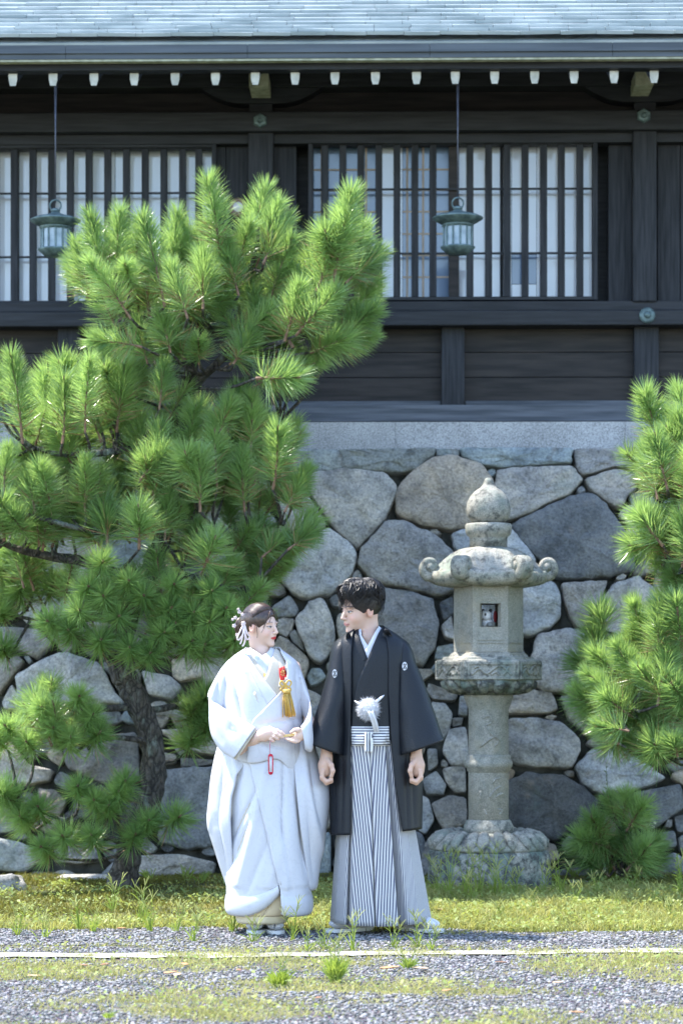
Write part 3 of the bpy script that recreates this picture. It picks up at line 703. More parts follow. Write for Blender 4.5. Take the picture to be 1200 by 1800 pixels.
# lotus with raised petals
lot = lpart('lotus_base', [(102, 1492), (104, 1488), (100, 1480), (86, 1468), (66, 1463), (30, 1462)], LSM)
for k in range(12):
    for s in (-1, 1):
        a = R(30*k + 15 + s*6.2); c = Vector((math.cos(a), math.sin(a), 0)); tn = Vector((-c.y, c.x, 0))
        mb = MB(); pts = [c*lr(r) + Vector((0, 0, LZ(y))) for r, y in ((60, 1464), (74, 1463), (88, 1469), (99, 1480), (103, 1489))]
        mb.tube(pts, [lr(2), lr(8), lr(11), lr(11), lr(4)], 10, flat=0.8); o = mb.build('petal', LSM, None, True); o.parent = lot
lpart('shaft_foot', [(44, 1463), (44, 1452), (41, 1447), (39, 1442), (36, 1440)], LSM)
sh = lpart('shaft', [(35.5, 1462), (35.5, 1352), (35.5, 1328), (35, 1250), (36, 1244), (39, 1238), (43, 1226), (44, 1221)], LSC)
lpart('shaft_ring', [(35, 1357), (38, 1355), (38.5, 1350), (41.5, 1348), (42.5, 1342), (41.5, 1337), (39, 1335), (39.5, 1330), (38, 1327), (35, 1326)], LSC)
def relief(paths, rad, parent, R0):
    for pth in paths:
        pts = []
        for (x, y) in catmull(pth, 5):
            a = math.asin(max(-0.98, min(0.98, (x-858)/R0))); pts.append((lr(R0)*math.sin(a), -lr(R0)*math.cos(a), LZ(y)))
        m_ = len(pts)
        o = MB().tube(pts, [lr(rad)*(0.5+0.5*math.sin(math.pi*(i+0.6)/(m_+0.2))) for i in range(m_)], 6).build('carving', LSC, None, True); o.parent = parent
relief([[(850, 1275), (862, 1290), (874, 1300), (866, 1312)], [(846, 1262), (858, 1258), (862, 1268), (852, 1274)], [(842, 1312), (856, 1300), (866, 1294)],
        [(846, 1372), (851, 1386), (855, 1402)], [(878, 1366), (868, 1369), (862, 1377)], [(857, 1400), (868, 1386), (879, 1380)], [(838, 1396), (843, 1390), (841, 1405)], [(868, 1400), (878, 1394), (884, 1396)], [(850, 1425), (853, 1430), (848, 1420)], [(872, 1420), (880, 1424), (874, 1430)]], 2.2, sh, 35.5)
lpart('platform_lotus', [(42, 1222), (50, 1219), (68, 1212), (80, 1202), (83, 1196), (80, 1193)], LSD, rot=R(15), n=48)
for k in range(16):
    a = R(22.5*k+11); c = Vector((math.cos(a), math.sin(a), 0))
    o = MB().tube([c*lr(r)+Vector((0, 0, LZ(y))) for r, y in ((50, 1219.5), (66, 1213), (79, 1203), (83, 1197))], [lr(4), lr(9), lr(11), lr(6)], 8, flat=0.6).build('platform_petal', LSD, lan, True, world=False)
pl = lpart('platform', [(90, 1196), (94, 1194.5), (94, 1163), (91, 1160), (82, 1159.6), (80, 1155), (70, 1154.5), (68, 1150.5)], LSM, 6, H6, False, 0.004)
# carved panels round the platform
for k in range(6):
    am = R(60*k + 30); nrm = Vector((math.cos(am), math.sin(am), 0)); tn = Vector((-nrm.y, nrm.x, 0)); ap = lr(94)*math.cos(R(30))
    def FP(u, y, o=0.0): return nrm*(ap+o) + tn*(u*LS) + Vector((0, 0, LZ(y)))
    for (u0, y0, u1, y1) in ((-41, 1164.5, 41, 1168), (-41, 1190, 41, 1193.5), (-41, 1168.2, -37.5, 1189.8), (37.5, 1168.2, 41, 1189.8)):
        q = [FP(u0, y1), FP(u1, y1), FP(u1, y0), FP(u0, y0)]; q += [p + nrm*0.009 for p in q]
        o = obj('panel_rim', mesh('panel_rim', q, [(0,3,2,1),(4,5,6,7),(0,1,5,4),(1,2,6,5),(2,3,7,6),(3,0,4,7)]), LSM); o.parent = pl
    for pth in ([(-34, 1186), (-20, 1176), (-8, 1184), (6, 1174), (18, 1171), (26, 1178), (34, 1186)], [(-30, 1174), (-22, 1171), (-16, 1178)], [(0, 1186), (8, 1181), (14, 1187)], [(20, 1186), (24, 1182), (30, 1172)]):
        o = MB().tube([FP(p[0], p[1], 0.001) for p in catmull(pth, 4)], lr(2.2), 6).build('carving', LSM, None, True); o.parent = pl
# fire box: six posts and walls, a window opening in front
fb = MB(); r6 = 61
def hexpt(k, r): a = R(60*k); return Vector((math.cos(a)*lr(r), math.sin(a)*lr(r), 0))
fbo = MB().lathe([(lr(66), LZ(1154)), (lr(66), LZ(1149)), (lr(62), LZ(1147))], n=6).build('fire_box', LSC, lan, False, world=False)
for k in range(6):
    a, b_ = hexpt(k, r6), hexpt(k+1, r6); ai, bi = hexpt(k, r6-15), hexpt(k+1, r6-15)
    z0, z1 = LZ(1147.5), LZ(1030); mb = MB()
    def slab(u0, u1, za, zb, dep=1.0):
        q = [a.lerp(b_, u0), a.lerp(b_, u1), ai.lerp(bi, u1), ai.lerp(bi, u0)]
        mb.add([p+Vector((0, 0, za)) for p in q] + [p+Vector((0, 0, zb)) for p in q], [(0,3,2,1),(4,5,6,7),(0,1,5,4),(1,2,6,5),(2,3,7,6),(3,0,4,7)])
    if k in (4, 1):
        u0, u1, zb, zt = 0.20, 0.80, LZ(1103), LZ(1062)
        slab(0, u0, z0, z1); slab(u1, 1, z0, z1); slab(u0, u1, z0, zb); slab(u0, u1, zt, z1)
    else: slab(0, 1, z0, z1)
    o = mb.build('box_wall', LSC); o.parent = fbo
    nrm = ((a+b_)/2).normalized()
    rims = [(0.10, 0.90, 1123, 1126), (0.10, 0.90, 1053, 1056), (0.10, 0.15, 1056, 1123), (0.85, 0.90, 1056, 1123), (0.12, 0.88, 1144, 1146), (0.12, 0.88, 1129, 1131)] if k in (4, 1) else [(0.12, 0.88, 1144, 1146), (0.12, 0.88, 1129, 1131)]
    for (u0, u1, y0, y1) in rims:
        q = [a.lerp(b_, u0)+Vector((0, 0, LZ(y1))), a.lerp(b_, u1)+Vector((0, 0, LZ(y1))), a.lerp(b_, u1)+Vector((0, 0, LZ(y0))), a.lerp(b_, u0)+Vector((0, 0, LZ(y0)))]
        q += [p + nrm*0.006 for p in q]
        o = obj('rim', mesh('rim', q, [(0,3,2,1),(4,5,6,7),(0,1,5,4),(1,2,6,5),(2,3,7,6),(3,0,4,7)]), LSC); o.parent = fbo
MB().lathe([(lr(47), LZ(1148)), (lr(47), LZ(1104))], n=6).build('box_floor', LSC).parent = fbo
# roof: six-sided, domed, with an upturned rim
v = []; f = []; n = 96; rows = []
prof = [(0.30, 962), (0.45, 966), (0.58, 974), (0.70, 986), (0.82, 999), (0.93, 1006), (1.0, 1006.5), (1.03, 1013), (1.0, 1024), (0.90, 1030), (0.70, 1033), (0.3, 1033)]
for j, (rr, y) in enumerate(prof):
    for i in range(n):
        a = 2*math.pi*i/n; k = (a / R(60)) % 1.0; e = abs(k-0.5)*2              # 0 mid side, 1 corner
        hexr = math.cos(R(30))/math.cos((k-0.5)*R(60)); rad = 108*rr*(hexr*min(1, rr*1.05) + (1-min(1, rr*1.05)))
        lift = 7.0*e**3*max(0, rr-0.55)/0.45 if j < 8 else 4*e**3
        rad += 4*e**2*math.sin(min(1, rr)*math.pi)*0.8
        kk = 1 + 0.012*mnoise.fractal(Vector((math.cos(a)*4, math.sin(a)*4, y*0.06)), 1, 2, 3)
        v.append((lr(rad)*math.cos(a)*kk, lr(rad)*math.sin(a)*kk, LZ(y-lift)))
for j in range(len(prof)-1):
    for i in range(n): f.append((j*n+i, (j+1)*n+i, (j+1)*n+(i+1) % n, j*n+(i+1) % n))
f.append(tuple(range(n))); f.append(tuple((len(prof)-1)*n+i for i in range(n-1, -1, -1)))
rf = obj('roof', mesh('roof', v, f, smooth=True), LSM, lan, world=False)
for k in range(6):                           # curled corner scrolls
    a = R(60*k); c = Vector((math.cos(a), math.sin(a), 0)); tn = Vector((-c.y, c.x, 0))
    path = [(58, 984, 3), (76, 996, 6), (92, 1008, 9), (104, 1013, 10), (112, 1007, 9), (114, 996, 7.5), (108, 987, 6.5), (99, 987, 6), (94, 994, 5.5), (98, 1001, 5), (103, 999, 4)]
    pts = catmull(path, 4); prof2 = []
    mb = MB(); vv = []; ff = []; hw = [lr(10 + 5*min(1, i/12)) for i in range(len(pts))]
    nn = 10
    for i, p in enumerate(pts):
        q = pts[min(i+1, len(pts)-1)] - pts[max(i-1, 0)]; L_ = math.hypot(q[0], q[1]); nr, nz = q[1]/L_, -q[0]/L_
        for s in range(nn):
            w = 2*math.pi*s/nn; ca, sa = math.cos(w), math.sin(w); ca = math.copysign(abs(ca)**0.5, ca); sa = math.copysign(abs(sa)**0.7, sa)
            rr, yy = p[0] + nr*p[2]*sa, p[1] + nz*p[2]*sa
            vv.append(c*lr(rr) + tn*(hw[i]*ca) + Vector((0, 0, LZ(yy))))
    for i in range(len(pts)-1):
        for s in range(nn): ff.append((i*nn+s, i*nn+(s+1) % nn, (i+1)*nn+(s+1) % nn, (i+1)*nn+s))
    ff.append(tuple(range(nn))); ff.append(tuple((len(pts)-1)*nn+s for s in range(nn-1, -1, -1)))
    o = obj('scroll', mesh('scroll', vv, ff, smooth=True), LSM); o.parent = rf
    ctr = c*lr(102) + Vector((0, 0, LZ(997)))
    mb = MB(); mb.tube([ctr - tn*lr(14), ctr + tn*lr(14)], lr(9), 16); o = mb.build('scroll_eye', LSM, None, True); o.parent = rf
lpart('collar', [(33, 963), (33, 948), (34, 944), (39, 940), (41, 932), (41, 924), (39, 920.5), (30, 919.5)], LSM, 32)
lpart('jewel', [(22, 920), (30, 917.5), (37, 908), (39, 895), (37.5, 883), (32, 872), (23, 863), (14, 857), (9.5, 851), (7.5, 845), (5.5, 841), (2, 840)], LSM, 32)
# small figurine set inside the fire box
fg = empty('animal_figurine', LB + Vector((-0.006, -lr(12), LZ(1104))), 'small white and black animal figurine inside the stone lantern', 'figurine', rz=R(-38)); fg.scale = (0.9, 0.9, 0.9)
WHT = basic('figurine_white', (0.75, 0.75, 0.75), (0.8, 0.8, 0.8), 10, 0.4, bmp=0); BLK = basic('figurine_black', (0.015, 0.015, 0.02), None, 10, 0.4, bmp=0); RED = basic('figurine_red', (0.16, 0.012, 0.015), None, 10, 0.5, bmp=0)
def ball(name, c, r, mat, parent):
    b = bmesh.new(); bmesh.ops.create_uvsphere(b, u_segments=16, v_segments=10, radius=1)
    for q in b.verts: q.co = (q.co.x*r[0]+c[0], q.co.y*r[1]+c[1], q.co.z*r[2]+c[2])
    me = bpy.data.meshes.new(name); b.to_mesh(me); b.free(); me.polygons.foreach_set('use_smooth', np.ones(len(me.polygons), dtype=bool))
    return obj(name, me, mat, parent, world=False)
ball('body', (-0.012, 0.0, 0.035), (0.045, 0.035, 0.036), WHT, fg); ball('head', (0.0, -0.025, 0.083), (0.042, 0.034, 0.035), WHT, fg)
ball('ear', (-0.03, -0.015, 0.115), (0.013, 0.01, 0.013), BLK, fg); ball('ear', (0.03, -0.015, 0.115), (0.013, 0.01, 0.013), BLK, fg)
ball('eye_patch', (-0.014, -0.053, 0.088), (0.008, 0.006, 0.01), BLK, fg); ball('eye_patch', (0.016, -0.053, 0.088), (0.008, 0.006, 0.01), BLK, fg); ball('paw', (0.03, -0.02, 0.022), (0.025, 0.02, 0.018), basic('figurine_grey', (0.3, 0.3, 0.28), None, 10, 0.6, bmp=0), fg)
ball('scarf', (0.052, 0.012, 0.075), (0.012, 0.02, 0.04), RED, fg)
# ------------------------------------------------------------------ pines
BARK = None
def bark_mat():
    m, t, b = new_mat('pine_bark'); v = coords(t, (1, 1, 0.45))
    vo = t.nodes.new('ShaderNodeTexVoronoi'); vo.feature = 'DISTANCE_TO_EDGE'; vo.inputs['Scale'].default_value = 26
    wob = t.nodes.new('ShaderNodeTexNoise'); wob.inputs['Scale'].default_value = 9; lnk(t, v, wob.inputs['Vector'])
    lnk(t, mixc(t, 0.12, v, wob.outputs['Color']), vo.inputs['Vector'])
    n = tex_noise(t, v, 35, 6, 0.75); li = tex_noise(t, v, 9, 5, 0.7)
    c = ramp(t, n, [(0.35, (0.030, 0.028, 0.025)), (0.6, (0.12, 0.105, 0.09))])
    c = mixc(t, ramp(t, vo.outputs['Distance'], [(0.0, 0.85), (0.12, 0.0)]), c, (0.012, 0.011, 0.010))
    c = mixc(t, ramp(t, li, [(0.54, 0.0), (0.66, 0.8)]), c, (0.26, 0.30, 0.25))
    lnk(t, c, b.inputs['Base Color']); b.inputs['Roughness'].default_value = 0.95
    ad = t.nodes.new('ShaderNodeMath'); ad.operation = 'MULTIPLY_ADD'; lnk(t, vo.outputs['Distance'], ad.inputs[0]); ad.inputs[1].default_value = 2.5; lnk(t, n, ad.inputs[2])
    bump(t, b, ad.outputs[0], 0.9, 0.02); return m
BARK = bark_mat()
TWIG = basic('young_pine_twig', (0.13, 0.075, 0.05), (0.27, 0.17, 0.11), 40, 0.8)
NEEDLE = leaf_mat('pine_needle', (0.095, 0.19, 0.070), (0.35, 0.50, 0.185), 3.0, 0.45, 0.28, 0.8)
DRYN = basic('dry_needle', (0.22, 0.13, 0.06), (0.34, 0.22, 0.10), 30, 0.7, bmp=0)
def shoot_mesh(L, n, seed, nl=0.150):
    rg = np.random.default_rng(seed); V = []; F = []; MI = []
    bend = rg.normal(0, 0.05, 2)
    ax = lambda t: np.array([bend[0]*t*t*L, bend[1]*t*t*L, t*L])
    # twig
    mb = MB().tube([ax(t) for t in np.linspace(0, 1, 6)], list(np.linspace(0.0085, 0.0055, 6)), 6)
    mb.tube([ax(0.98), ax(1.0)+np.array([0, 0, 0.012]), ax(1.0)+np.array([0, 0, 0.03])], [0.0055, 0.006, 0.0015], 6)
    for k in range(4):
        a = k*1.57+seed; mb.tube([ax(0.98), ax(1.0)+np.array([0.009*math.cos(a), 0.009*math.sin(a), 0.015])], [0.004, 0.0012], 5)
    V = [np.array(p) for p in mb.v]; F = list(mb.f); MI = [1]*len(F)
    for i in range(n):
        t = 0.12 + 0.88 * rg.random()**0.75
        b0 = ax(t); phi = rg.random()*6.283
        th = R(82 - 42*t + rg.normal(0, 11)); l = nl*(0.8+0.35*rg.random())*(0.75+0.3*math.sin(math.pi*min(1, t+0.15)))
        rd = np.array([math.cos(phi), math.sin(phi), 0])
        for s in (-1, 1):
            th2 = th + s*R(4+4*rg.random()); ph2 = phi + s*R(5*rg.random())
            rd = np.array([math.cos(ph2), math.sin(ph2), 0]); dr = rd*math.sin(th2) + np.array([0, 0, math.cos(th2)])
            up = np.array([0, 0, 1.0]); mid = b0 + dr*l*0.55 + up*l*0.02; tip = b0 + dr*l + up*l*0.07
            sd = np.cross(dr, rg.normal(0, 1, 3)); sd /= np.linalg.norm(sd)+1e-6; w = 0.00185
            k = len(V); V += [b0-sd*w*0.8, b0+sd*w*0.8, mid+sd*w, mid-sd*w, tip]; F += [(k, k+1, k+2, k+3), (k+3, k+2, k+4)]; mi = 2 if (t < 0.42 and rg.random() < 0.16) else 0; MI += [mi, mi]
    me = mesh('needle_shoot', V, F); me.materials.append(NEEDLE); me.materials.append(TWIG); me.materials.append(DRYN)
    me.polygons.foreach_set('material_index', np.array(MI, dtype=np.int32)); return me
PROTO = [(L, shoot_mesh(L, n, s, nl)) for L, n, s, nl in ((0.20, 230, 1, .155), (0.20, 250, 2, .145), (0.32, 320, 3, .15), (0.32, 340, 4, .14), (0.46, 430, 5, .15), (0.46, 410, 6, .14), (0.12, 230, 7, .172), (0.12, 250, 8, .16))]
def pt(x, y, d): return P(x, y, d)
def put_shoot(tree, base, tip, k):
    v = tip - base; L = max(0.10, v.length)
    c = sorted(PROTO, key=lambda q: abs(q[0]-L))[:2]; L0, me = c[k % 2]
    o = bpy.data.objects.new('needle_shoot', me); COL.objects.link(o); o.parent = tree
    q = v.to_track_quat('Z', 'Y') @ Matrix.Rotation(random.random()*6.28, 4, 'Z').to_quaternion()
    o.rotation_mode = 'QUATERNION'; o.rotation_quaternion = q
    s = max(0.8, min(1.25, L/L0)); o.scale = (s*random.uniform(.92, 1.08), s*random.uniform(.92, 1.08), s); o.location = base - Vector(tree.location)
    return o
LITE = [shoot_mesh(0.30, 170, 40+k, 0.16) for k in range(3)]
def inner_foliage(regions, rs, D):            # the small tufts deep in the crown, past the 300 that show
    VV, FF, MM, n = [], [], [], 0
    cache = []
    for me in LITE:
        v = np.empty(len(me.vertices)*3, np.float32); me.vertices.foreach_get('co', v); cache.append((v.reshape(-1, 3), [tuple(p.vertices) for p in me.polygons], [p.material_index for p in me.polygons]))
    for (cx, cy, rx, ry, m, dd) in regions:
        for i in range(m):
            a = rs.uniform(0, 6.283); r = math.sqrt(rs.random()); b = P(cx + rx*r*math.cos(a), cy + ry*r*math.sin(a), dd + rs.uniform(-0.35, 0.35))
            dr = Vector((rs.gauss(0, .5), rs.gauss(-.25, .4), 0.8)).normalized(); q = np.array((dr.to_track_quat('Z', 'Y') @ Matrix.Rotation(rs.random()*6.28, 4, 'Z').to_quaternion()).to_matrix())
            v, f, mi = cache[i % 3]; VV.append(v @ q.T * rs.uniform(.8, 1.1) + np.array(b)); FF += [tuple(k+n for k in p) for p in f]; MM += mi; n += len(v)
    me = mesh('inner_foliage', np.concatenate(VV), FF); me.materials.append(NEEDLE); me.materials.append(TWIG); me.materials.append(DRYN); me.polygons.foreach_set('material_index', np.array(MM, dtype=np.int32)); return me
def pine(name, label, trunk, limbs, shoots, D, spread, copies, seed, cap, inner=None):
    rs = random.Random(seed); d0 = trunk[0][2]
    loc = P(trunk[0][0], trunk[0][1], d0); loc.z = 0
    t = empty(name, loc, label, 'tree', None)
    pts = catmull([(*P(x, y, d), r/FPX*d) for x, y, d, r in trunk], 8)
    mb = MB(); vs = [Vector(p[:3]) for p in pts]; mb.tube(vs, [p[3] for p in pts], 20)
    mb.v = [Vector(q) + (Vector(q)-vs[min(i//20, len(vs)-1)])*0.22*mnoise.fractal(Vector(q)*14, 1, 2, 4) for i, q in enumerate(mb.v)]
    mb.build('trunk', BARK, t, True)
    nodes = [Vector(p[:3]) for p in pts if p[2] > 0.25]
    for lb in limbs:
        q = catmull([(*P(x, y, d), r/FPX*d) for x, y, d, r in lb], 5)
        w = [Vector(p[:3]) + Vector((mnoise.noise(Vector(p[:3])*6), mnoise.noise(Vector(p[:3])*6+Vector((5, 0, 0))), mnoise.noise(Vector(p[:3])*6+Vector((0, 5, 0)))))*0.02 for p in q]
        MB().tube(w, [max(0.004, p[3]) for p in q], 10).build('branch', BARK, t, True)
        nodes += w
    tw = MB(); n = 0
    def one(bx, by, tx, ty, d, dy):
        nonlocal n
        if n >= cap: return
        base, tip = P(bx, by, d), P(tx, ty, d + dy)
        put_shoot(t, base, tip, n); n += 1
        best = min(nodes, key=lambda q: (q-base).length + max(0, q.z-base.z)*1.5)
        m1 = best.lerp(base, 0.5) + Vector((rs.uniform(-.03, .03), rs.uniform(-.03, .03), -0.03))
        tw.tube(catmull([best, m1, base], 3), [0.011, 0.0105, 0.010, 0.0095, 0.009, 0.008, 0.007], 5)
    for (bx, by, tx, ty, *e) in shoots:
        dd = e[0] if e else D + rs.uniform(-spread, spread*0.4)
        dy = e[1] if len(e) > 1 else rs.uniform(-0.14, 0.05)
        one(bx, by, tx, ty, dd, dy)
    for c in range(copies):
        for (bx, by, tx, ty, *e) in shoots:
            if len(e) > 2: continue
            j = lambda s: rs.gauss(0, s)
            L = math.hypot(tx-bx, ty-by); k = rs.uniform(0.55, 0.95)
            ang = math.atan2(ty-by, tx-bx) + rs.gauss(0, 0.35)
            x0, y0 = bx + j(20), by + abs(j(16)) - 6
            one(x0, y0, x0 + math.cos(ang)*L*k, y0 + math.sin(ang)*L*k, (e[0] if e else D) + rs.uniform(-spread*0.7, spread), rs.uniform(-0.22, 0.2))
    tw.build('twigs', BARK, t, True)['kind'] = 'stuff'
    if inner:
        me = inner_foliage(inner, rs, D); obj('inner_foliage', me, None, t)['kind'] = 'stuff'
    return t
LP = [tuple(map(float, s.split(','))) for s in """195,520,150,385 205,510,200,375 230,560,165,455 290,540,262,385 300,520,302,378 340,500,328,420 388,460,375,318 380,520,355,400
430,480,457,332 450,470,492,355 420,560,420,430 470,540,508,420 520,560,555,415 560,540,590,425 585,500,613,340 600,540,645,425 600,580,668,505 570,610,655,545 545,620,610,595
480,650,560,640 450,665,520,662 330,560,300,470 400,600,485,560 500,600,530,505 250,610,165,590 260,640,240,565 360,560,365,470 420,520,395,430 520,590,580,510 470,600,450,520
300,620,285,560 350,640,348,600 410,640,440,590 160,520,135,430 240,480,235,400 620,500,640,400 600,450,590,370
40,780,30,628 70,770,80,660 8,720,-8,640 110,780,125,672 150,760,150,632 180,720,178,602 205,760,218,645 120,860,115,760 60,870,58,785 8,870,4,790 205,900,203,800 268,900,282,752 150,900,150,810
90,905,85,820 242,840,247,735 300,860,312,785 335,960,333,860 245,965,246,895 30,920,28,850 190,960,186,890 130,955,128,890 70,960,62,900 8,950,2,880 290,950,292,870 -30,800,-30,690 -40,900,-45,800 -20,960,-25,890
480,860,502,757 430,900,422,800 382,860,372,735 500,900,538,825 490,950,550,915 440,800,446,700 400,960,412,880 460,980,500,945 352,900,352,800 420,990,460,930 330,820,330,720 280,720,290,640 240,700,235,640 400,760,420,690
430,1062,467,948 385,1050,408,990 355,1010,375,950 440,1040,500,990 410,1090,450,1030 450,1010,520,960""".split()]
FACE = [(x, y+8, x+dx, y-14, 14.0, -0.2, 1) for x, y, dx in ((145,1085,-6),(150,1045,4),(172,1002,6),(176,1140,0),(272,1125,14),(285,1085,16),(365,1105,4),(388,1085,10),(232,1150,-4),(110,1105,-24),(205,1095,4),(320,1140,18),(330,1090,8),(250,1060,2),(415,1115,20),(300,1040,6),(365,1050,8),(225,1035,0),(350,1150,12),(395,1140,20),(190,1060,-6),(315,1110,-4),(260,1160,4),(140,1120,-18))]
DARKER = [(x, y+10, x+dx, y-12, 14.75, -0.1, 1) for x, y, dx in ((40,1045,-8),(10,1085,-8),(15,1150,-10),(60,1000,0),(5,1010,-6),(85,1040,6),(-20,1060,-10),(25,980,-4),(330,1260,12),(352,1285,12),(330,1310,6),(360,1240,6))]
LOW = [(x, y+8, x+dx, y-12, 14.15, -0.18, 1) for x, y, dx in ((35,1290,-24),(100,1292,-4),(150,1270,12),(62,1318,-14),(162,1302,14),(130,1235,10),(120,1310,4),(85,1255,-10),(15,1310,-24),(205,1405,4),(215,1385,8),(195,1430,-4),(45,1412,-36),(60,1450,-24),(28,1400,-30),(95,1500,-20),(170,1482,-8),(140,1395,-4),(290,1445,24),(250,1455,10),(125,1480,-12),(75,1430,-6),(230,1480,6),(175,1420,-8))]
pine('pine_tree', 'leaning pine with bright needle tufts and curved bark trunk behind the couple',
     [(215,1575,14.45,32),(218,1545,14.45,27),(226,1500,14.45,23),(243,1440,14.45,22),(266,1395,14.44,21),(270,1330,14.42,20),(256,1270,14.4,21),(228,1205,14.38,21),(208,1165,14.37,20),(222,1100,14.38,18),(262,1010,14.4,17),(296,910,14.42,15),(312,800,14.42,13),(326,700,14.4,11),(346,610,14.38,9),(352,560,14.36,6)],
     [[(255,1030,14.4,11),(200,1005,14.3,10),(120,985,14.3,9),(60,970,14.25,7),(0,950,14.2,5)],[(262,1010,14.4,10),(330,1015,14.3,8),(400,1030,14.2,7),(440,1040,14.1,5)],[(346,610,14.38,8),(270,570,14.3,7),(205,530,14.2,5),(195,450,14.15,3)],
      [(330,690,14.4,8),(390,630,14.3,7),(440,600,14.3,6),(520,550,14.3,5),(560,480,14.25,3)],[(350,580,14.36,7),(405,530,14.3,6),(440,470,14.25,5),(452,400,14.2,3)],[(312,800,14.42,8),(230,790,14.3,7),(150,800,14.2,6),(60,790,14.15,4)],
      [(312,820,14.42,8),(380,800,14.5,6),(450,760,14.5,4),(490,740,14.5,3)],[(500,560,14.3,4),(570,560,14.3,4),(620,520,14.3,3)],[(296,910,14.42,9),(220,930,14.25,7),(140,930,14.1,5),(40,900,14.0,4)],[(296,910,14.42,8),(370,930,14.3,6),(440,930,14.3,4),(500,920,14.3,3)],
      [(240,1240,14.4,7),(190,1243,14.3,6),(140,1248,14.2,5),(60,1285,14.1,4)],[(264,1305,14.4,6),(215,1300,14.3,5),(150,1305,14.2,4)],[(225,1490,14.4,6),(160,1460,14.3,5),(80,1430,14.2,4),(30,1405,14.1,3)],[(225,1500,14.4,5),(210,1440,14.2,4),(205,1410,14.15,3)],
      [(215,1180,14.38,8),(270,1150,14.2,6),(340,1120,14.1,4),(390,1090,14.05,3)],[(210,1170,14.38,7),(170,1130,14.2,5),(145,1090,14.1,4)],[(250,1250,14.4,7),(300,1240,14.6,6),(350,1260,14.8,4)],[(215,1180,14.38,6),(120,1110,14.6,4),(20,1080,14.75,3)]],
     FACE + LOW + DARKER + LP, 14.3, 0.5, 1, 4, 296, [(330,570,150,50,16,14.5),(500,590,80,40,8,14.5),(120,840,130,70,22,14.5),(410,870,100,90,30,14.6),(250,790,80,60,10,14.6),(170,940,160,40,16,14.5),(280,1110,130,50,20,14.5),(60,1040,70,50,10,14.7),(100,1290,70,24,8,14.3)])
RP = [tuple(map(float, s.split(','))) for s in """1165,800,1135,692 1172,860,1148,770 1160,880,1138,790 1205,760,1192,680 1210,820,1190,730 1190,900,1165,800 1215,900,1205,800 1165,960,1120,905 1170,980,1138,905 1195,1000,1165,900 1180,1040,1150,960
1215,1000,1195,910 1225,1060,1200,960 1210,1080,1180,1000 1240,950,1230,850 1250,1050,1240,940 1140,1150,1115,1062 1160,1160,1145,1065 1195,1160,1165,1055 1180,1200,1170,1120 1100,1235,1032,1182 1120,1225,1055,1145 1130,1210,1085,1135 1155,1240,1172,1140 1192,1225,1197,1115
1085,1262,1022,1228 1110,1260,1060,1225 1150,1285,1110,1255 1105,1285,1050,1275 1175,1300,1155,1240 1210,1300,1195,1220 1160,1330,1150,1310 1190,1330,1185,1300 1130,1310,1100,1305 1215,1240,1220,1150 1240,1180,1230,1090 1250,1260,1250,1170 1230,1320,1220,1280 1270,1150,1280,1060 1280,900,1290,800 1290,1000,1300,900 1300,1250,1310,1160 1340,1100,1360,1000 1350,900,1370,800 1320,780,1330,690 1380,1200,1410,1120 1250,780,1245,700 1300,700,1300,620""".split()]
pine('pine_tree', 'pine cut off by the picture edge, right of the stone lantern',
     [(1330,1575,14.3,28),(1325,1500,14.3,23),(1315,1400,14.3,20),(1300,1250,14.28,18),(1290,1100,14.25,16),(1285,950,14.25,13),(1280,820,14.25,10),(1290,700,14.25,5)],
     [[(1300,1250,14.28,10),(1240,1260,14.1,8),(1170,1250,13.9,6),(1100,1240,13.8,4)],[(1290,1100,14.25,9),(1240,1120,14.1,7),(1180,1140,13.95,5)],[(1285,980,14.25,8),(1230,1000,14.1,6),(1180,1000,13.95,4)],[(1282,880,14.25,7),(1220,880,14.1,5),(1170,870,14.0,3)],[(1300,1270,14.28,8),(1350,1200,14.2,6),(1380,1150,14.1,4)],[(1300,1300,14.28,7),(1240,1330,14.1,5),(1180,1330,13.95,3)]],
     [(1062,1110,1052,1075,14.7,0,1),(1050,1150,1040,1115,14.7,0,1),(1045,1190,1020,1160,14.7,0,1)] + RP, 13.95, 0.4, 1, 9, 190, [(1190,900,50,90,8,14.2),(1180,1190,60,70,12,14.15),(1130,1260,60,40,6,14.1),(1300,1000,60,200,20,14.2)])
pine('pine_sapling', 'low young pine in shade at the foot of the wall, right of lantern',
     [(1090,1555,14.9,6),(1092,1500,14.9,5),(1095,1450,14.9,4),(1100,1400,14.9,2)],
     [[(1092,1500,14.9,3),(1060,1485,14.85,2),(1030,1475,14.8,2)],[(1094,1470,14.9,3),(1125,1440,14.85,2)]],
     [(1095,1440,1100,1395),(1070,1490,1020,1475),(1100,1460,1130,1415),(1085,1450,1070,1405),(1075,1505,1030,1495),(1060,1480,1040,1440),(1100,1530,1140,1490),(1080,1530,1060,1480),(1050,1520,1020,1490),(1120,1510,1155,1480),(1095,1520,1100,1460),(1070,1540,1035,1515),(1125,1530,1150,1510),(1090,1545,1110,1510)], 14.85, 0.12, 0, 3, 40)
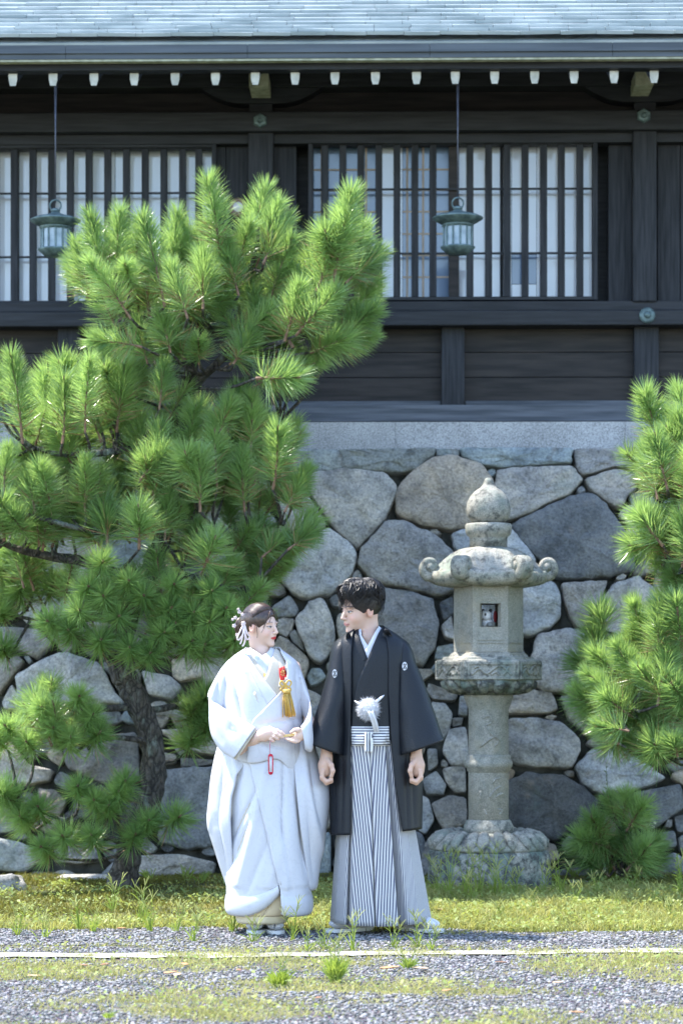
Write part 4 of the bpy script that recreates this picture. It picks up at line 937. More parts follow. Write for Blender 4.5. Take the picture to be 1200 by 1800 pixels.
# ------------------------------------------------------------------ signed-distance modelling for bodies
class SDF:
    def __init__(s, lo, hi, h):
        s.lo = np.array(lo, float); s.h = h; n = np.ceil((np.array(hi)-s.lo)/h).astype(int)+1
        s.ax = [s.lo[i] + h*np.arange(n[i]) for i in range(3)]; s.f = np.full(n, 1e3, np.float32)
    def _sl(s, lo, hi):
        return tuple(slice(max(0, int((lo[i]-s.lo[i])/s.h)-1), max(0, min(len(s.ax[i]), int((hi[i]-s.lo[i])/s.h)+3))) for i in range(3))
    def _grid(s, sl):
        return np.meshgrid(*[s.ax[i][sl[i]] for i in range(3)], indexing='ij', sparse=True)
    def _mix(s, sl, d, k, sub=False):
        f = s.f[sl]
        if f.size == 0: return
        if sub:
            h = np.clip(0.5 - 0.5*(f + d)/k, 0, 1); s.f[sl] = f*(1-h) - d*h + k*h*(1-h)
        else:
            far = f > 100; h = np.clip(0.5 + 0.5*(f - d)/k, 0, 1)
            s.f[sl] = np.where(far, d, f*(1-h) + d*h - k*h*(1-h))
    def ell(s, c, r, k=0.012, M=None, sub=False):
        c = np.array(c, float); r = np.array(r, float); m = max(r) + k*1.5 + 0.01
        A = np.eye(3) if M is None else np.array(M)
        sl = s._sl(c-m, c+m); x, y, z = s._grid(sl); x, y, z = x-c[0], y-c[1], z-c[2]
        q = [A[0, i]*x + A[1, i]*y + A[2, i]*z for i in range(3)]
        k0 = np.sqrt(sum((q[i]/r[i])**2 for i in range(3))); k1 = np.sqrt(sum((q[i]/r[i]**2)**2 for i in range(3)))+1e-9
        s._mix(sl, (k0*(k0-1)/k1).astype(np.float32), k, sub)
    def cone(s, a, b, ra, rb, k=0.01):
        a, b = np.array(a, float), np.array(b, float); m = max(ra, rb) + k*1.5 + 0.006
        sl = s._sl(np.minimum(a, b)-m, np.maximum(a, b)+m); x, y, z = s._grid(sl); ab = b-a
        t = np.clip(((x-a[0])*ab[0] + (y-a[1])*ab[1] + (z-a[2])*ab[2])/max(1e-9, ab@ab), 0, 1)
        d = np.sqrt((x-a[0]-t*ab[0])**2 + (y-a[1]-t*ab[1])**2 + (z-a[2]-t*ab[2])**2) - (ra + (rb-ra)*t)
        s._mix(sl, d.astype(np.float32), k)
    def chain(s, pts, rad, k=0.008):
        for i in range(len(pts)-1): s.cone(pts[i], pts[i+1], rad[i], rad[i+1], k)
    def surf(s):
        f = s.f; ins = f < 0; n = f.shape
        c = np.zeros((n[0]-1, n[1]-1, n[2]-1), np.int8)
        for dx in (0, 1):
            for dy in (0, 1):
                for dz in (0, 1): c += ins[dx:n[0]-1+dx, dy:n[1]-1+dy, dz:n[2]-1+dz]
        act = (c > 0) & (c < 8); I = np.argwhere(act); idx = np.full(act.shape, -1, np.int64); idx[act] = np.arange(len(I))
        acc = np.zeros((len(I), 3)); cnt = np.zeros(len(I))
        corners = [(a, b, d) for a in (0, 1) for b in (0, 1) for d in (0, 1)]
        val = {q: f[I[:, 0]+q[0], I[:, 1]+q[1], I[:, 2]+q[2]].astype(float) for q in corners}
        for q in corners:
            for ax in range(3):
                if q[ax]: continue
                w = list(q); w[ax] = 1; w = tuple(w); a, b = val[q], val[w]; m = (a < 0) != (b < 0)
                t = np.where(m, a/(a-b+1e-12), 0); p = np.tile(np.array(q, float), (len(I), 1)); p[:, ax] = t
                acc[m] += p[m]; cnt[m] += 1
        V = s.lo + s.h*(I + acc/np.maximum(cnt, 1)[:, None]); F = []
        for ax in range(3):
            u, w = (ax+1) % 3, (ax+2) % 3
            a = ins; sl0 = [slice(None)]*3; sl1 = [slice(None)]*3; sl0[ax] = slice(0, -1); sl1[ax] = slice(1, None)
            ch = a[tuple(sl0)] != a[tuple(sl1)]; E = np.argwhere(ch)
            E = E[(E[:, u] > 0) & (E[:, w] > 0) & (E[:, u] < n[u]-1) & (E[:, w] < n[w]-1)]
            flip = a[tuple(sl0)][tuple(E.T)]
            def at(du, dw):
                q = E.copy(); q[:, u] += du; q[:, w] += dw; return idx[tuple(q.T)]
            Q = np.stack([at(-1, -1), at(0, -1), at(0, 0), at(-1, 0)], 1); Q[~flip] = Q[~flip][:, ::-1]; F.append(Q)
        return V, np.concatenate(F)
DP = 12.10
def W(x, y, dep=0.0): return P(x, y, DP + dep)
class Frame:                                  # head frame: x side, y forward, z up
    def __init__(s, o, yaw, pitch, scale, roll=0.0):
        fw = Vector((math.sin(yaw), -math.cos(yaw), 0)); sd = fw.cross(Vector((0, 0, 1)))
        m = Matrix((sd, fw, Vector((0, 0, 1)))).transposed()
        s.M = m @ Matrix.Rotation(pitch, 3, 'X') @ Matrix.Rotation(roll, 3, 'Y'); s.o = Vector(o); s.s = scale; s.A = np.array(s.M)
    def p(s, q): return np.array(s.o + s.M @ (Vector(q)*s.s))
    def inv(s, V): return ((np.asarray(V) - np.array(s.o)) @ s.A) / s.s
def head(S, F, fem):
    e = lambda c, r, k=0.012, sub=False: S.ell(F.p(c), np.array(r)*F.s, k*F.s, F.A, sub)
    e((0, -0.015, 0.045), (0.074, 0.095, 0.084)); e((0, 0.03, 0.0), (0.060 if fem else 0.063, 0.064, 0.085), 0.02)
    jw = 0.037 if fem else 0.046
    e((0, 0.036, -0.066), (jw, 0.052, 0.042), 0.03); e((0, 0.076, -0.097), (0.017 if fem else 0.021, 0.017, 0.014), 0.022)
    for s in (-1, 1):
        e((s*0.036, 0.055, -0.028), (0.022 if fem else 0.025, 0.028, 0.028), 0.018)                       # cheek
        e((s*0.030, 0.104, 0.008), (0.017, 0.014, 0.011), 0.012, True)                 # socket
        e((s*0.030, 0.079, 0.006), (0.0155, 0.0135, 0.0115), 0.004)                    # lidded eye
        e((s*0.030, 0.083, 0.030), (0.022, 0.010, 0.006), 0.012)                       # brow
        e((s*0.0105, 0.100, -0.030), (0.0075, 0.0085, 0.0065), 0.006)                  # nostril wing
        e((s*0.073, -0.012, -0.002), (0.008, 0.019, 0.031), 0.008); e((s*0.080, -0.014, 0.001), (0.006, 0.010, 0.018), 0.004, True)
    S.chain([F.p((0, 0.090, 0.022)), F.p((0, 0.103, -0.008)), F.p((0, 0.1125, -0.026))], [0.0065*F.s, 0.0075*F.s, 0.0095*F.s], 0.010*F.s)
    e((0, 0.088, -0.046), (0.018, 0.012, 0.012), 0.014)
    e((0, 0.0955, -0.0545), (0.018 if fem else 0.020, 0.0062, 0.0040), 0.005); e((0, 0.0940, -0.0630), (0.015 if fem else 0.017, 0.0068, 0.0050), 0.005)
def skin_col(V, F, fem):
    q = F.inv(V); x, y, z = np.abs(q[:, 0]), q[:, 1], q[:, 2]
    base = np.array((0.66, 0.46, 0.375) if fem else (0.56, 0.365, 0.28)); c = np.tile(base, (len(V), 1))
    def mx(m, col): 
        m = np.clip(m, 0, 1)[:, None]; c[:] = c*(1-m) + np.array(col)*m
    face = y > 0.045
    mx(face*np.exp(-(((x-0.042)/0.018)**2 + ((z+0.028)/0.018)**2))*0.35, (0.72, 0.34, 0.28))
    mx((np.abs(q[:, 0]) > 0.062)*(np.abs(z) < 0.04)*(y < 0.02)*0.5, (0.66, 0.33, 0.25))
    lw = 0.0190 if fem else 0.0215
    lip = 1.25 - ((x/lw)**2 + ((z+0.0585)/0.0082)**2); mx((y > 0.075)*np.clip(lip*4, 0, 1), (0.50, 0.045, 0.05) if fem else (0.52, 0.25, 0.22))
    mx((y > 0.075)*(x < lw*0.95)*np.exp(-((z+0.0592)/0.0012)**2)*0.55, (0.14, 0.03, 0.03))
    bz = 0.0335 - 0.12*(x-0.028)**2/0.02 ; mx((y > 0.03)*(x > 0.012)*(x < 0.050)*np.exp(-((z-bz)/(0.0026 if fem else 0.0036))**2)*(0.75 if fem else 0.95), (0.05, 0.03, 0.025))
    ex = (x-0.0305)/0.0145; ez = (z-0.006)/0.0055
    mx((y > 0.05)*((ex**2+ez**2) < 1), (0.50, 0.47, 0.46)); mx((y > 0.05)*((((x-0.031)/0.0062)**2 + ((z-0.0065)/0.0062)**2) < 1)*((ex**2+ez**2) < 1.1), (0.012, 0.008, 0.007))
    lash = np.exp(-((z-0.006-0.0052*np.sqrt(np.clip(1-(ex*0.93)**2, 0, 1)))/0.0017)**2)*(np.abs(ex) < 1.15); mx((y > 0.045)*lash, (0.015, 0.010, 0.010))
    return c
def joinmesh(parts):
    V = []; F = []; C = []; n = 0
    for v, f, c in parts: V.append(v); F.append(f+n); C.append(c); n += len(v)
    return np.concatenate(V), np.concatenate(F), np.concatenate(C)
def smooth_verts(V, F, it=2):
    for _ in range(it):
        acc = np.zeros_like(V); cn = np.zeros(len(V))
        for a, b in ((0, 1), (1, 2), (2, 3), (3, 0)):
            np.add.at(acc, F[:, a], V[F[:, b]]); np.add.at(acc, F[:, b], V[F[:, a]]); np.add.at(cn, F[:, a], 1); np.add.at(cn, F[:, b], 1)
        V = V*0.5 + 0.5*acc/np.maximum(cn, 1)[:, None]
    return V
SKIN = vcol_mat('skin', 0.5, 0.12, 0.35)
def bounds(pts, m): a = np.array(pts); return a.min(0)-m, a.max(0)+m

# ------------------------------------------------------------------ cloth lofts
def interp_rows(rows, ys):
    r = np.array(rows, float); return np.stack([np.interp(ys, r[:, 0], r[:, i]) for i in range(1, r.shape[1])], 1)
def smooth_rows(rows, n):                     # monotone resampling with catmull smoothing
    p = catmull([tuple(r) for r in rows], 10); p = np.array(p); s = np.concatenate([[0], np.cumsum(np.abs(np.diff(p[:, 0]))+np.abs(np.diff(p[:, 1]))*0.4)])
    u = np.linspace(0, s[-1], n); return np.stack([np.interp(u, s, p[:, i]) for i in range(p.shape[1])], 1)
def robe(name, rows, mat, parent, xl=None, xr=None, n=120, nr=70, ex=2.3, fold=None, top=0.0, shear=None, dep=0.0, solid=0.007, under=0.0, uvs=1.0):
    """rows: (photo row, left, right, front depth, back depth). xl / xr: edges of the two front panels by row; xr lies on top."""
    rr = smooth_rows(rows, nr); V = []; UV = []
    xlv = np.interp(rr[:, 0], *np.array(xl, float).T) if xl else None; xrv = np.interp(rr[:, 0], *np.array(xr, float).T) if xr else None
    sc = DP/FPX
    for j in range(nr):
        y, a, b, bf, bb = rr[j]; cx = (a+b)/2; hw = (b-a)/2
        if xl:
            def ang(x):
                u = max(-0.999, min(0.999, (x-cx)/hw)); return math.asin(math.copysign(abs(u)**(ex/2), u))
            t0, t1 = ang(xrv[j]), ang(xlv[j]) + 2*math.pi
        else: t0, t1 = 0.0, 2*math.pi
        for i in range(n+1):
            u = i/n; th = t0 + (t1-t0)*u; s_, c_ = math.sin(th), math.cos(th)
            px = math.copysign(abs(s_)**(2/ex), s_); py = math.copysign(abs(c_)**(2/ex), c_)
            o = 0.0
            if top: o += top*max(0, 1-u*7)**0.6
            if under: o -= under*max(0, 1-(1-u)*7)
            X = cx + hw*px; yy = y + (shear(X, y, u) if shear else 0); q = W(X, yy, 0)
            nd = Vector((s_*0.8, -c_, 0)).normalized()
            D = -(bf if c_ > 0 else bb)*py + dep
            p = Vector((q.x, DP + D, q.z)) + nd*o
            if fold: p += nd*fold(p, u, j/(nr-1))
            V.append(p); UV.append((u*uvs, q.z))
    F = np.array([(j*(n+1)+i, (j+1)*(n+1)+i, (j+1)*(n+1)+i+1, j*(n+1)+i+1) for j in range(nr-1) for i in range(n)])
    V = np.array(V)
    if not xl:                                # close the ring
        pass
    me = mesh(name, V, F, uv=UV, smooth=True); o = obj(name, me, mat, parent, solid=solid)
    o['_v'] = 0; del o['_v']
    return o, V, F
def sections(name, secs, mat, parent, n=28, per=8, fold=None, solid=0.005, ex=2.6):
    """secs: (top x, top y, bottom x, bottom y, depth, half thickness): a flat hanging tube such as a sleeve."""
    q = catmull(secs, per); V = []
    for k, (tx, ty, bx, by, dp, ht) in enumerate(q):
        a, b = W(tx, ty, 0), W(bx, by, 0); c = (a+b)/2; h = (a-b)/2
        for i in range(n):
            w = 2*math.pi*i/n; cs, sn = math.cos(w), math.sin(w)
            cs = math.copysign(abs(cs)**(2/ex), cs); sn = math.copysign(abs(sn)**(2/ex), sn)
            p = c + h*cs; p = Vector((p.x, DP + dp - ht*sn, p.z))
            if fold: p += Vector((0, -1, 0.2))*fold(p, i/n, k/len(q))*(1 if sn > 0 else 0.2)
            V.append(p)
    F = [(k*n+i, (k+1)*n+i, (k+1)*n+(i+1) % n, k*n+(i+1) % n) for k in range(len(q)-1) for i in range(n)]
    V = np.array(V); F = np.array(F); o = obj(name, mesh(name, V, F, smooth=True), mat, parent, solid=solid); return o, V, F
CAMV = Vector((0, 0, CAMH))
class Drape:                                  # lays strips on the clothes below them
    def __init__(s, *mv):
        V = []; F = []; n = 0
        for v, f in mv: V += [tuple(p) for p in v]; F += [tuple(int(i)+n for i in q) for q in f]; n += len(v)
        s.t = BVHTree.FromPolygons(V, F)
    def hit(s, x, y, fallback=11.95):
        d = (P(x, y, 12.0) - CAMV).normalized(); h = s.t.ray_cast(CAMV, d); return h[0].y if h[0] is not None else fallback
    def strip(s, name, L, Rr, off, mat, parent, nl=24, nw=5, solid=0.006, bul=0.0, sm=2):
        La, Ra = np.array(L, float), np.array(Rr, float)
        def rs(a, t):
            q = np.array(catmull(a, 8)); sdist = np.concatenate([[0], np.cumsum(np.hypot(*np.diff(q, axis=0).T))]); return np.stack([np.interp(t*sdist[-1], sdist, q[:, i]) for i in (0, 1)], 1)
        t = np.linspace(0, 1, nl); a, b = rs(La, t), rs(Ra, t); D = np.zeros((nl, nw)); XY = np.zeros((nl, nw, 2))
        for j in range(nl):
            for i in range(nw):
                XY[j, i] = a[j] + (b[j]-a[j])*i/(nw-1); D[j, i] = s.hit(*XY[j, i])
        for _ in range(sm):
            D[1:-1] = np.minimum(D[1:-1], (D[:-2]+D[1:-1]*2+D[2:])/4)
        V = []
        for j in range(nl):
            for i in range(nw):
                V.append(P(*XY[j, i], D[j, i]-off-bul*math.sin(math.pi*i/(nw-1))))
        F = np.array([(j*nw+i, j*nw+i+1, (j+1)*nw+i+1, (j+1)*nw+i) for j in range(nl-1) for i in range(nw-1)])
        V = np.array(V); o = obj(name, mesh(name, V, F, smooth=True), mat, parent, solid=solid); return o, V, F
def child_of(o, part):                        # make o a piece of another part (same frame)
    o.parent = part; o.location = (0, 0, 0); return o
def cloth(name, c, rough=0.75, sheen=0.3, weave=900, pat=None, spec=0.25):
    m, t, b = new_mat(name); v = coords(t)
    n1 = tex_noise(t, v, 30, 4); lnk(t, ramp(t, n1, [(0.3, tuple(k*0.93 for k in c)), (0.7, c)]), b.inputs['Base Color'])
    b.inputs['Roughness'].default_value = rough; b.inputs['Sheen Weight'].default_value = sheen; b.inputs['Specular IOR Level'].default_value = spec
    if pat:
        pn = tex_noise(t, v, pat, 2, 0.4, 2.2); pr = ramp(t, pn, [(0.56, 0.0), (0.585, 1.0), (0.64, 1.0), (0.665, 0.0)]); bump(t, b, pr, 0.12, 0.003); lnk(t, mixc(t, pr, tuple(k*0.98 for k in c), tuple(k*0.93 for k in c)), b.inputs['Base Color'])
    else: bump(t, b, tex_noise(t, v, weave*0.25, 2), 0.15, 0.002)
    return m
SILK = cloth('white_silk_damask', (0.535, 0.54, 0.585), 0.38, 0.05, pat=24, spec=0.45)
SILKC = cloth('cream_silk', (0.48, 0.43, 0.355), 0.55, 0.3, pat=30, spec=0.35)
SILKW = cloth('white_collar_lace', (0.50, 0.51, 0.545), 0.6, 0.3, pat=70)
UNDER = cloth('pale_yellow_underlayer', (0.66, 0.57, 0.40), 0.7, 0.2)
WHITE = cloth('white_cotton', (0.60, 0.60, 0.63), 0.8, 0.2)
def black_cloth():
    m, t, b = new_mat('black_figured_silk'); v = coords(t, (1, 1, 1))
    w1 = t.nodes.new('ShaderNodeTexVoronoi'); w1.inputs['Scale'].default_value = 120; lnk(t, v, w1.inputs['Vector'])
    b.inputs['Base Color'].default_value = (0.0045, 0.0065, 0.0105, 1); b.inputs['Roughness'].default_value = 0.5; b.inputs['Specular IOR Level'].default_value = 0.35
    b.inputs['Sheen Weight'].default_value = 0.0; bump(t, b, w1.outputs['Distance'], 0.3, 0.003); return m
BLACK = black_cloth()
def stripe_mat(name, pitch, frac, c1, c2, axis='U'):
    m, t, b = new_mat(name); uv = t.nodes.new('ShaderNodeUVMap'); sp = t.nodes.new('ShaderNodeSeparateXYZ'); lnk(t, uv.outputs[0], sp.inputs[0])
    a = t.nodes.new('ShaderNodeMath'); a.operation = 'MULTIPLY'; a.inputs[1].default_value = 1/pitch; lnk(t, sp.outputs[0 if axis == 'U' else 1], a.inputs[0])
    fr = t.nodes.new('ShaderNodeMath'); fr.operation = 'FRACT'; lnk(t, a.outputs[0], fr.inputs[0])
    r = t.nodes.new('ShaderNodeValToRGB'); r.color_ramp.interpolation = 'CONSTANT'; e = r.color_ramp.elements; e[0].position = 0; e[0].color = (*c1, 1); e[1].position = frac; e[1].color = (*c2, 1)
    lnk(t, fr.outputs[0], r.inputs[0]); lnk(t, r.outputs[0], b.inputs['Base Color']); b.inputs['Roughness'].default_value = 0.7; b.inputs['Sheen Weight'].default_value = 0.2; return m
GOLD = basic('gold_thread', (0.42, 0.25, 0.045), (0.62, 0.41, 0.10), 60, 0.5, (8, 8, 1), 0.3, spec=0.5)
REDM = basic('red_brocade', (0.45, 0.012, 0.012), (0.62, 0.03, 0.02), 40, 0.6, bmp=0.15)
def ripple(amp, fx, fz, seed, sharp=1.0):
    def fn(p, u, v):
        n = mnoise.fractal(Vector((p.x*fx+seed, p.y*fx*0.7, p.z*fz)), 1, 2, 2); return amp*math.copysign(abs(n)**sharp, n)
    return fn
def creases(amp, dirs, seed):                 # long soft folds running along given slopes
    def fn(p, u, v):
        s = 0
        for k, (a, fr) in enumerate(dirs):
            q = p.x*math.cos(a) + p.z*math.sin(a); r = -p.x*math.sin(a) + p.z*math.cos(a)
            n = mnoise.noise(Vector((q*fr, r*0.55, seed+k*7.3))); s += 1.5*max(0, 1-abs(n)*3.2)**1.6 + 0.35*n
        return amp*(s/len(dirs)-0.15)
    return fn

def seg_folds(segs, extra=None):              # single folds along given lines (photo pixels): x0, y0, x1, y1, half width, height
    A = [(np.array((a, b), float), np.array((c, d), float), w, h) for a, b, c, d, w, h in segs]
    def fn(p, u, v):
        x, y = 600 + p.x*FPX/DP, HOR - (p.z-CAMH)*FPX/DP; r = extra(p, u, v) if extra else 0.0
        if p.y > DP + 0.03: return r
        for a, b, w, h in A:
            dx, dy = b[0]-a[0], b[1]-a[1]; L2 = dx*dx + dy*dy; t = ((x-a[0])*dx + (y-a[1])*dy)/L2
            if t < -0.15 or t > 1.15: continue
            e = math.hypot(x-a[0]-t*dx, y-a[1]-t*dy)/w
            if e < 3: r += h*math.exp(-e**1.5)*max(0, 1-abs(t-0.5)*1.55)**0.5
        return r
    return fn
# ------------------------------------------------------------------ bride
def hand_part(prims, skin, h=0.0022):
    pts = [p for ch, r, k in prims for p in ch]; lo, hi = bounds([tuple(p) for p in pts], 0.05); S = SDF(lo, hi, h)
    for ch, r, k in prims: S.chain([np.array(p) for p in ch], r, k)
    V, F = S.surf(); V = smooth_verts(V, F, 1); c = np.tile(np.array(skin), (len(V), 1)); return V, F, c
def rough_body(chains, skin, h=0.012):
    pts = [p for ch, r in chains for p in ch]; lo, hi = bounds([tuple(p) for p in pts], 0.2); S = SDF(lo, hi, h)
    for ch, r in chains: S.chain([np.array(p) for p in ch], r, 0.04)
    V, F = S.surf(); return V, F, np.tile(np.array(skin), (len(V), 1))
bride = empty('person', W(472, 1640), 'person in a white silk wedding kimono with pinned-up dark hair and gold tassel', 'person'); bride.location.z = 0
BF = Frame(W(459, 1103, 0.0), R(55), R(-2), 0.86, R(2))
pts = [BF.p((0, 0, 0.15)), BF.p((0, 0, -0.15)), BF.p((0.12, 0, 0)), BF.p((-0.12, 0, 0)), BF.p((0, 0.14, 0)), BF.p((0, -0.14, 0)), tuple(W(463, 1185))]
lo, hi = bounds(pts, 0.03); S = SDF(lo, hi, 0.0022); head(S, BF, True)
S.chain([BF.p((0, -0.028, -0.03)), BF.p((0, -0.022, -0.09)), np.array(W(462, 1150, 0.0)), np.array(W(463, 1168, 0.0))], [0.046, 0.040, 0.042, 0.066], 0.02)
V, F = S.surf(); V = smooth_verts(V, F, 1); head_m = (V, F, skin_col(V, BF, True))
BS = (0.66, 0.46, 0.375); hd = -0.235
h1 = hand_part([([W(425,1318,-0.14), W(447,1299,-0.19), W(456,1294,-0.21)], [0.030, 0.024, 0.022], 0.02), ([W(456,1294,-0.21), W(466,1290,-0.225), W(476,1287,-0.23)], [0.022, 0.027, 0.024], 0.02), ([W(466,1295,-0.225), W(474,1292,-0.228)], [0.020, 0.018], 0.02),
    ([W(476,1283,hd), W(487,1284.5,hd-.012), W(494,1288,hd-.014), W(499,1291,hd-.010)], [0.0105, 0.0092, 0.0085, 0.007], 0.005), ([W(477,1287,hd-.004), W(486,1290,hd-.018), W(492,1293.5,hd-.018), W(496,1296,hd-.012)], [0.0108, 0.0095, 0.0085, 0.007], 0.005),
    ([W(475,1291,hd-.002), W(482,1295,hd-.016), W(487,1298,hd-.014), W(490,1299,hd-.006)], [0.0105, 0.009, 0.0082, 0.007], 0.005), ([W(471,1295,hd+.002), W(476,1299,hd-.008), W(480,1302,hd-.008), W(482,1302,hd)], [0.0095, 0.0085, 0.0075, 0.0065], 0.005),
    ([W(464,1283,-0.215), W(474,1280.5,-0.205), W(484,1284,-0.20), W(491,1288,-0.20)], [0.012, 0.0105, 0.0095, 0.008], 0.008)], BS)
h2 = hand_part([([W(541,1289,-0.155), W(537,1289,-0.18), W(532,1289,-0.205)], [0.024, 0.022, 0.021], 0.02), ([W(532,1289,-0.205), W(527,1292,-0.22), W(521,1295,-0.225)], [0.021, 0.026, 0.022], 0.02),
    ([W(521,1292,hd+.01), W(513,1294.5,hd+.012), W(507,1295.5,hd+.008), W(502,1295,hd+.002)], [0.0102, 0.009, 0.0083, 0.007], 0.005), ([W(521,1296,hd+.004), W(513,1298.5,hd+.002), W(507,1299,hd-.004), W(502.5,1298,hd-.01)], [0.0102, 0.009, 0.0083, 0.007], 0.005),
    ([W(523,1299,hd+.002), W(516,1301.5,hd-.004), W(511,1301.5,hd-.012), W(507,1300.5,hd-.016)], [0.0098, 0.0088, 0.008, 0.0068], 0.005), ([W(526,1302,hd+.002), W(520,1304,hd-.006), W(516,1303.5,hd-.014), W(513,1302.5,hd-.018)], [0.009, 0.008, 0.0072, 0.006], 0.005),
    ([W(530,1286,-0.22), W(524,1283,hd-.012), W(518,1283.5,hd-.020), W(512,1287,hd-.018)], [0.012, 0.0105, 0.0095, 0.008], 0.008)], BS)
tor = rough_body([([W(463,1165,0.01), W(463,1220,0.0), W(466,1320,0.0)], [0.06, 0.085, 0.10]), ([W(463,1172,0.01), W(412,1180,0.01)], [0.05, 0.045]), ([W(463,1172,0.01), W(512,1178,0.01)], [0.05, 0.045]),
    ([W(412,1180,0.01), W(394,1240,-0.02), W(425,1318,-0.14)], [0.045, 0.036, 0.028]), ([W(512,1178,0.01), W(530,1236,0.01), W(545,1270,-0.085), W(541,1290,-0.155)], [0.040, 0.022, 0.020, 0.018]),
    ([W(456,1310,0), W(455,1470,0), W(453,1615,0.02)], [0.09, 0.055, 0.036]), ([W(478,1310,0), W(480,1470,0), W(483,1615,0.02)], [0.09, 0.055, 0.036])], BS)
V, F, C = joinmesh([head_m, h1, h2, tor]); obj('body', mesh('body', V, F, col=C, smooth=True), SKIN, bride)
# hair
HAIRB = None
def hair_mat(name, c1, c2, rough=0.36):
    m, t, b = new_mat(name); v = coords(t); n = tex_noise(t, v, 90, 3); lnk(t, ramp(t, n, [(0.35, c1), (0.65, c2)]), b.inputs['Base Color'])
    b.inputs['Roughness'].default_value = rough; b.inputs['Specular IOR Level'].default_value = 0.6; return m
HAIRB = hair_mat('dark_brown_hair', (0.020, 0.011, 0.008), (0.075, 0.040, 0.028)); HAIRK = hair_mat('black_hair', (0.008, 0.007, 0.008), (0.022, 0.018, 0.018))
def cap_shell(F, grow, cut, extra, h=0.003):
    lo, hi = bounds([F.p(q) for q in ((0.15, 0, 0), (-0.15, 0, 0), (0, 0.15, 0), (0, -0.25, 0), (0, 0, 0.2), (0, 0, -0.15))], 0.02); S = SDF(lo, hi, h)
    S.ell(F.p((0, -0.017, 0.046)), np.array((0.074+grow, 0.097+grow, 0.086+grow))*F.s, 0.01, F.A)
    for c, r, k in extra: S.ell(F.p(c), np.array(r)*F.s, k, F.A)
    for c, r in cut: S.ell(F.p(c), np.array(r)*F.s, 0.008, F.A, True)
    V, Fa = S.surf(); return smooth_verts(V, Fa, 1), Fa
V, Fa = cap_shell(BF, 0.010, [((0, 0.118, -0.030), (0.074, 0.078, 0.108)), ((0, 0.035, -0.088), (0.13, 0.10, 0.082)), ((0.085, 0.012, -0.028), (0.03, 0.032, 0.05)), ((-0.085, 0.012, -0.028), (0.03, 0.032, 0.05))], [((0, -0.085, 0.035), (0.06, 0.05, 0.055), 0.03), ((0, -0.128, 0.0), (0.05, 0.045, 0.058), 0.02)])
hair = obj('hair', mesh('hair', V, Fa, smooth=True), HAIRB, bride)
mb = MB(); rs = random.Random(8)
for i in range(420):                          # combed strands from the hairline back to the bun
    u = rs.uniform(-1, 1); g = 0.088 + rs.uniform(0.0, 0.006); pts = []
    for k in range(9):
        t = k/8; phi = R(62 - 150*t + rs.gauss(0, 1)); lat = u*R(78)*(math.cos(t*1.35))
        q = Vector((math.sin(lat)*0.088, math.cos(lat)*math.sin(phi*0 + R(50-145*t))*0.110 - 0.017, 0.046 + math.cos(lat)*math.cos(R(50-145*t))*0.099))
        pts.append(BF.p(q))
    mb.tube(pts, [0.0006, 0.0011, 0.0013, 0.0013, 0.0013, 0.0013, 0.0012, 0.001, 0.0006], 4)
for i in range(40):                           # coils of the bun
    a0 = rs.uniform(0, 6.28); tl = rs.uniform(-0.8, 0.8); pts = []
    for k in range(8):
        a = a0 + k*0.35; r = 1.04+0.05*rs.random()
        pts.append(BF.p((0.05*r*math.cos(a)*math.cos(tl), -0.128 + 0.045*r*math.sin(tl), 0.058*r*math.sin(a)*math.cos(tl))))
    mb.tube(pts, [0.001, 0.003, 0.004, 0.004, 0.004, 0.004, 0.003, 0.001], 5)
child_of(mb.build('hair_strands', HAIRB, None, True), hair)
mb = MB()
for s, pth in ((1, [(-0.02, 0.078, 0.098), (-0.038, 0.085, 0.07), (-0.054, 0.076, 0.035), (-0.061, 0.066, 0.0), (-0.066, 0.05, -0.03)]), (1, [(-0.022, 0.08, 0.097), (-0.030, 0.094, 0.066), (-0.040, 0.092, 0.040), (-0.047, 0.082, 0.026)]), (1, [(-0.064, 0.02, 0.04), (-0.071, 0.022, 0.0), (-0.070, 0.026, -0.035), (-0.067, 0.022, -0.06)]),
               (1, [(0.02, 0.078, 0.098), (0.04, 0.085, 0.07), (0.056, 0.074, 0.035), (0.063, 0.062, 0.0)])):
    # the side towards the camera is local +x for this head turn or -x; build both
    for sg in (1, -1):
        mb.tube([BF.p((sg*q[0], q[1], q[2])) for q in catmull(pth, 4)], [0.0022*(1-0.6*i/16) for i in range(len(catmull(pth, 4)))], 5)
child_of(mb.build('loose_strand', HAIRB, None, True), hair)
PINK = basic('pale_pink_cord', (0.62, 0.50, 0.50), (0.74, 0.64, 0.63), 30, 0.6, bmp=0.1)
def wtube(pp, rad, n=6): return MB().tube([W(*q) for q in catmull(pp, 5)], rad, n)
orn = MB()
HDp = -0.075
for pp in ([(428,1097,HDp),(422,1110,HDp-.01),(417,1122,HDp),(421,1124,HDp),(428,1112,HDp-.01),(430,1100,HDp)], [(430,1098,HDp),(434,1112,HDp-.01),(439,1120,HDp),(434,1124,HDp),(431,1110,HDp)], [(428,1100,HDp),(427,1115,HDp-.01),(424,1128,HDp),(422,1132,HDp)], [(429,1100,HDp),(431,1118,HDp-.01),(430,1130,HDp),(426,1136,HDp)]):
    q = catmull(pp, 5); orn.tube([W(*a) for a in q], 0.0042, 6)
child_of(orn.build('hair_ribbon', PINK, None, True), hair)
for (x, y, r) in ((428,1096,.010),(430,1103,.007),(421,1076,.008),(426,1080,.007),(414,1086,.008),(412,1100,.009),(419,1071,.006),(409,1089,.006),(417,1116,.008)):
    c = W(x, y, HDp if x > 424 else -0.02); mb = MB()
    for k in range(5):
        a = k*1.257; mb.tube([c, c+Vector((math.cos(a)*r, -r*0.5, math.sin(a)*r))], [r*0.3, r*0.55], 6)
    child_of(mb.build('hair_flower', PINK, None, True), hair)

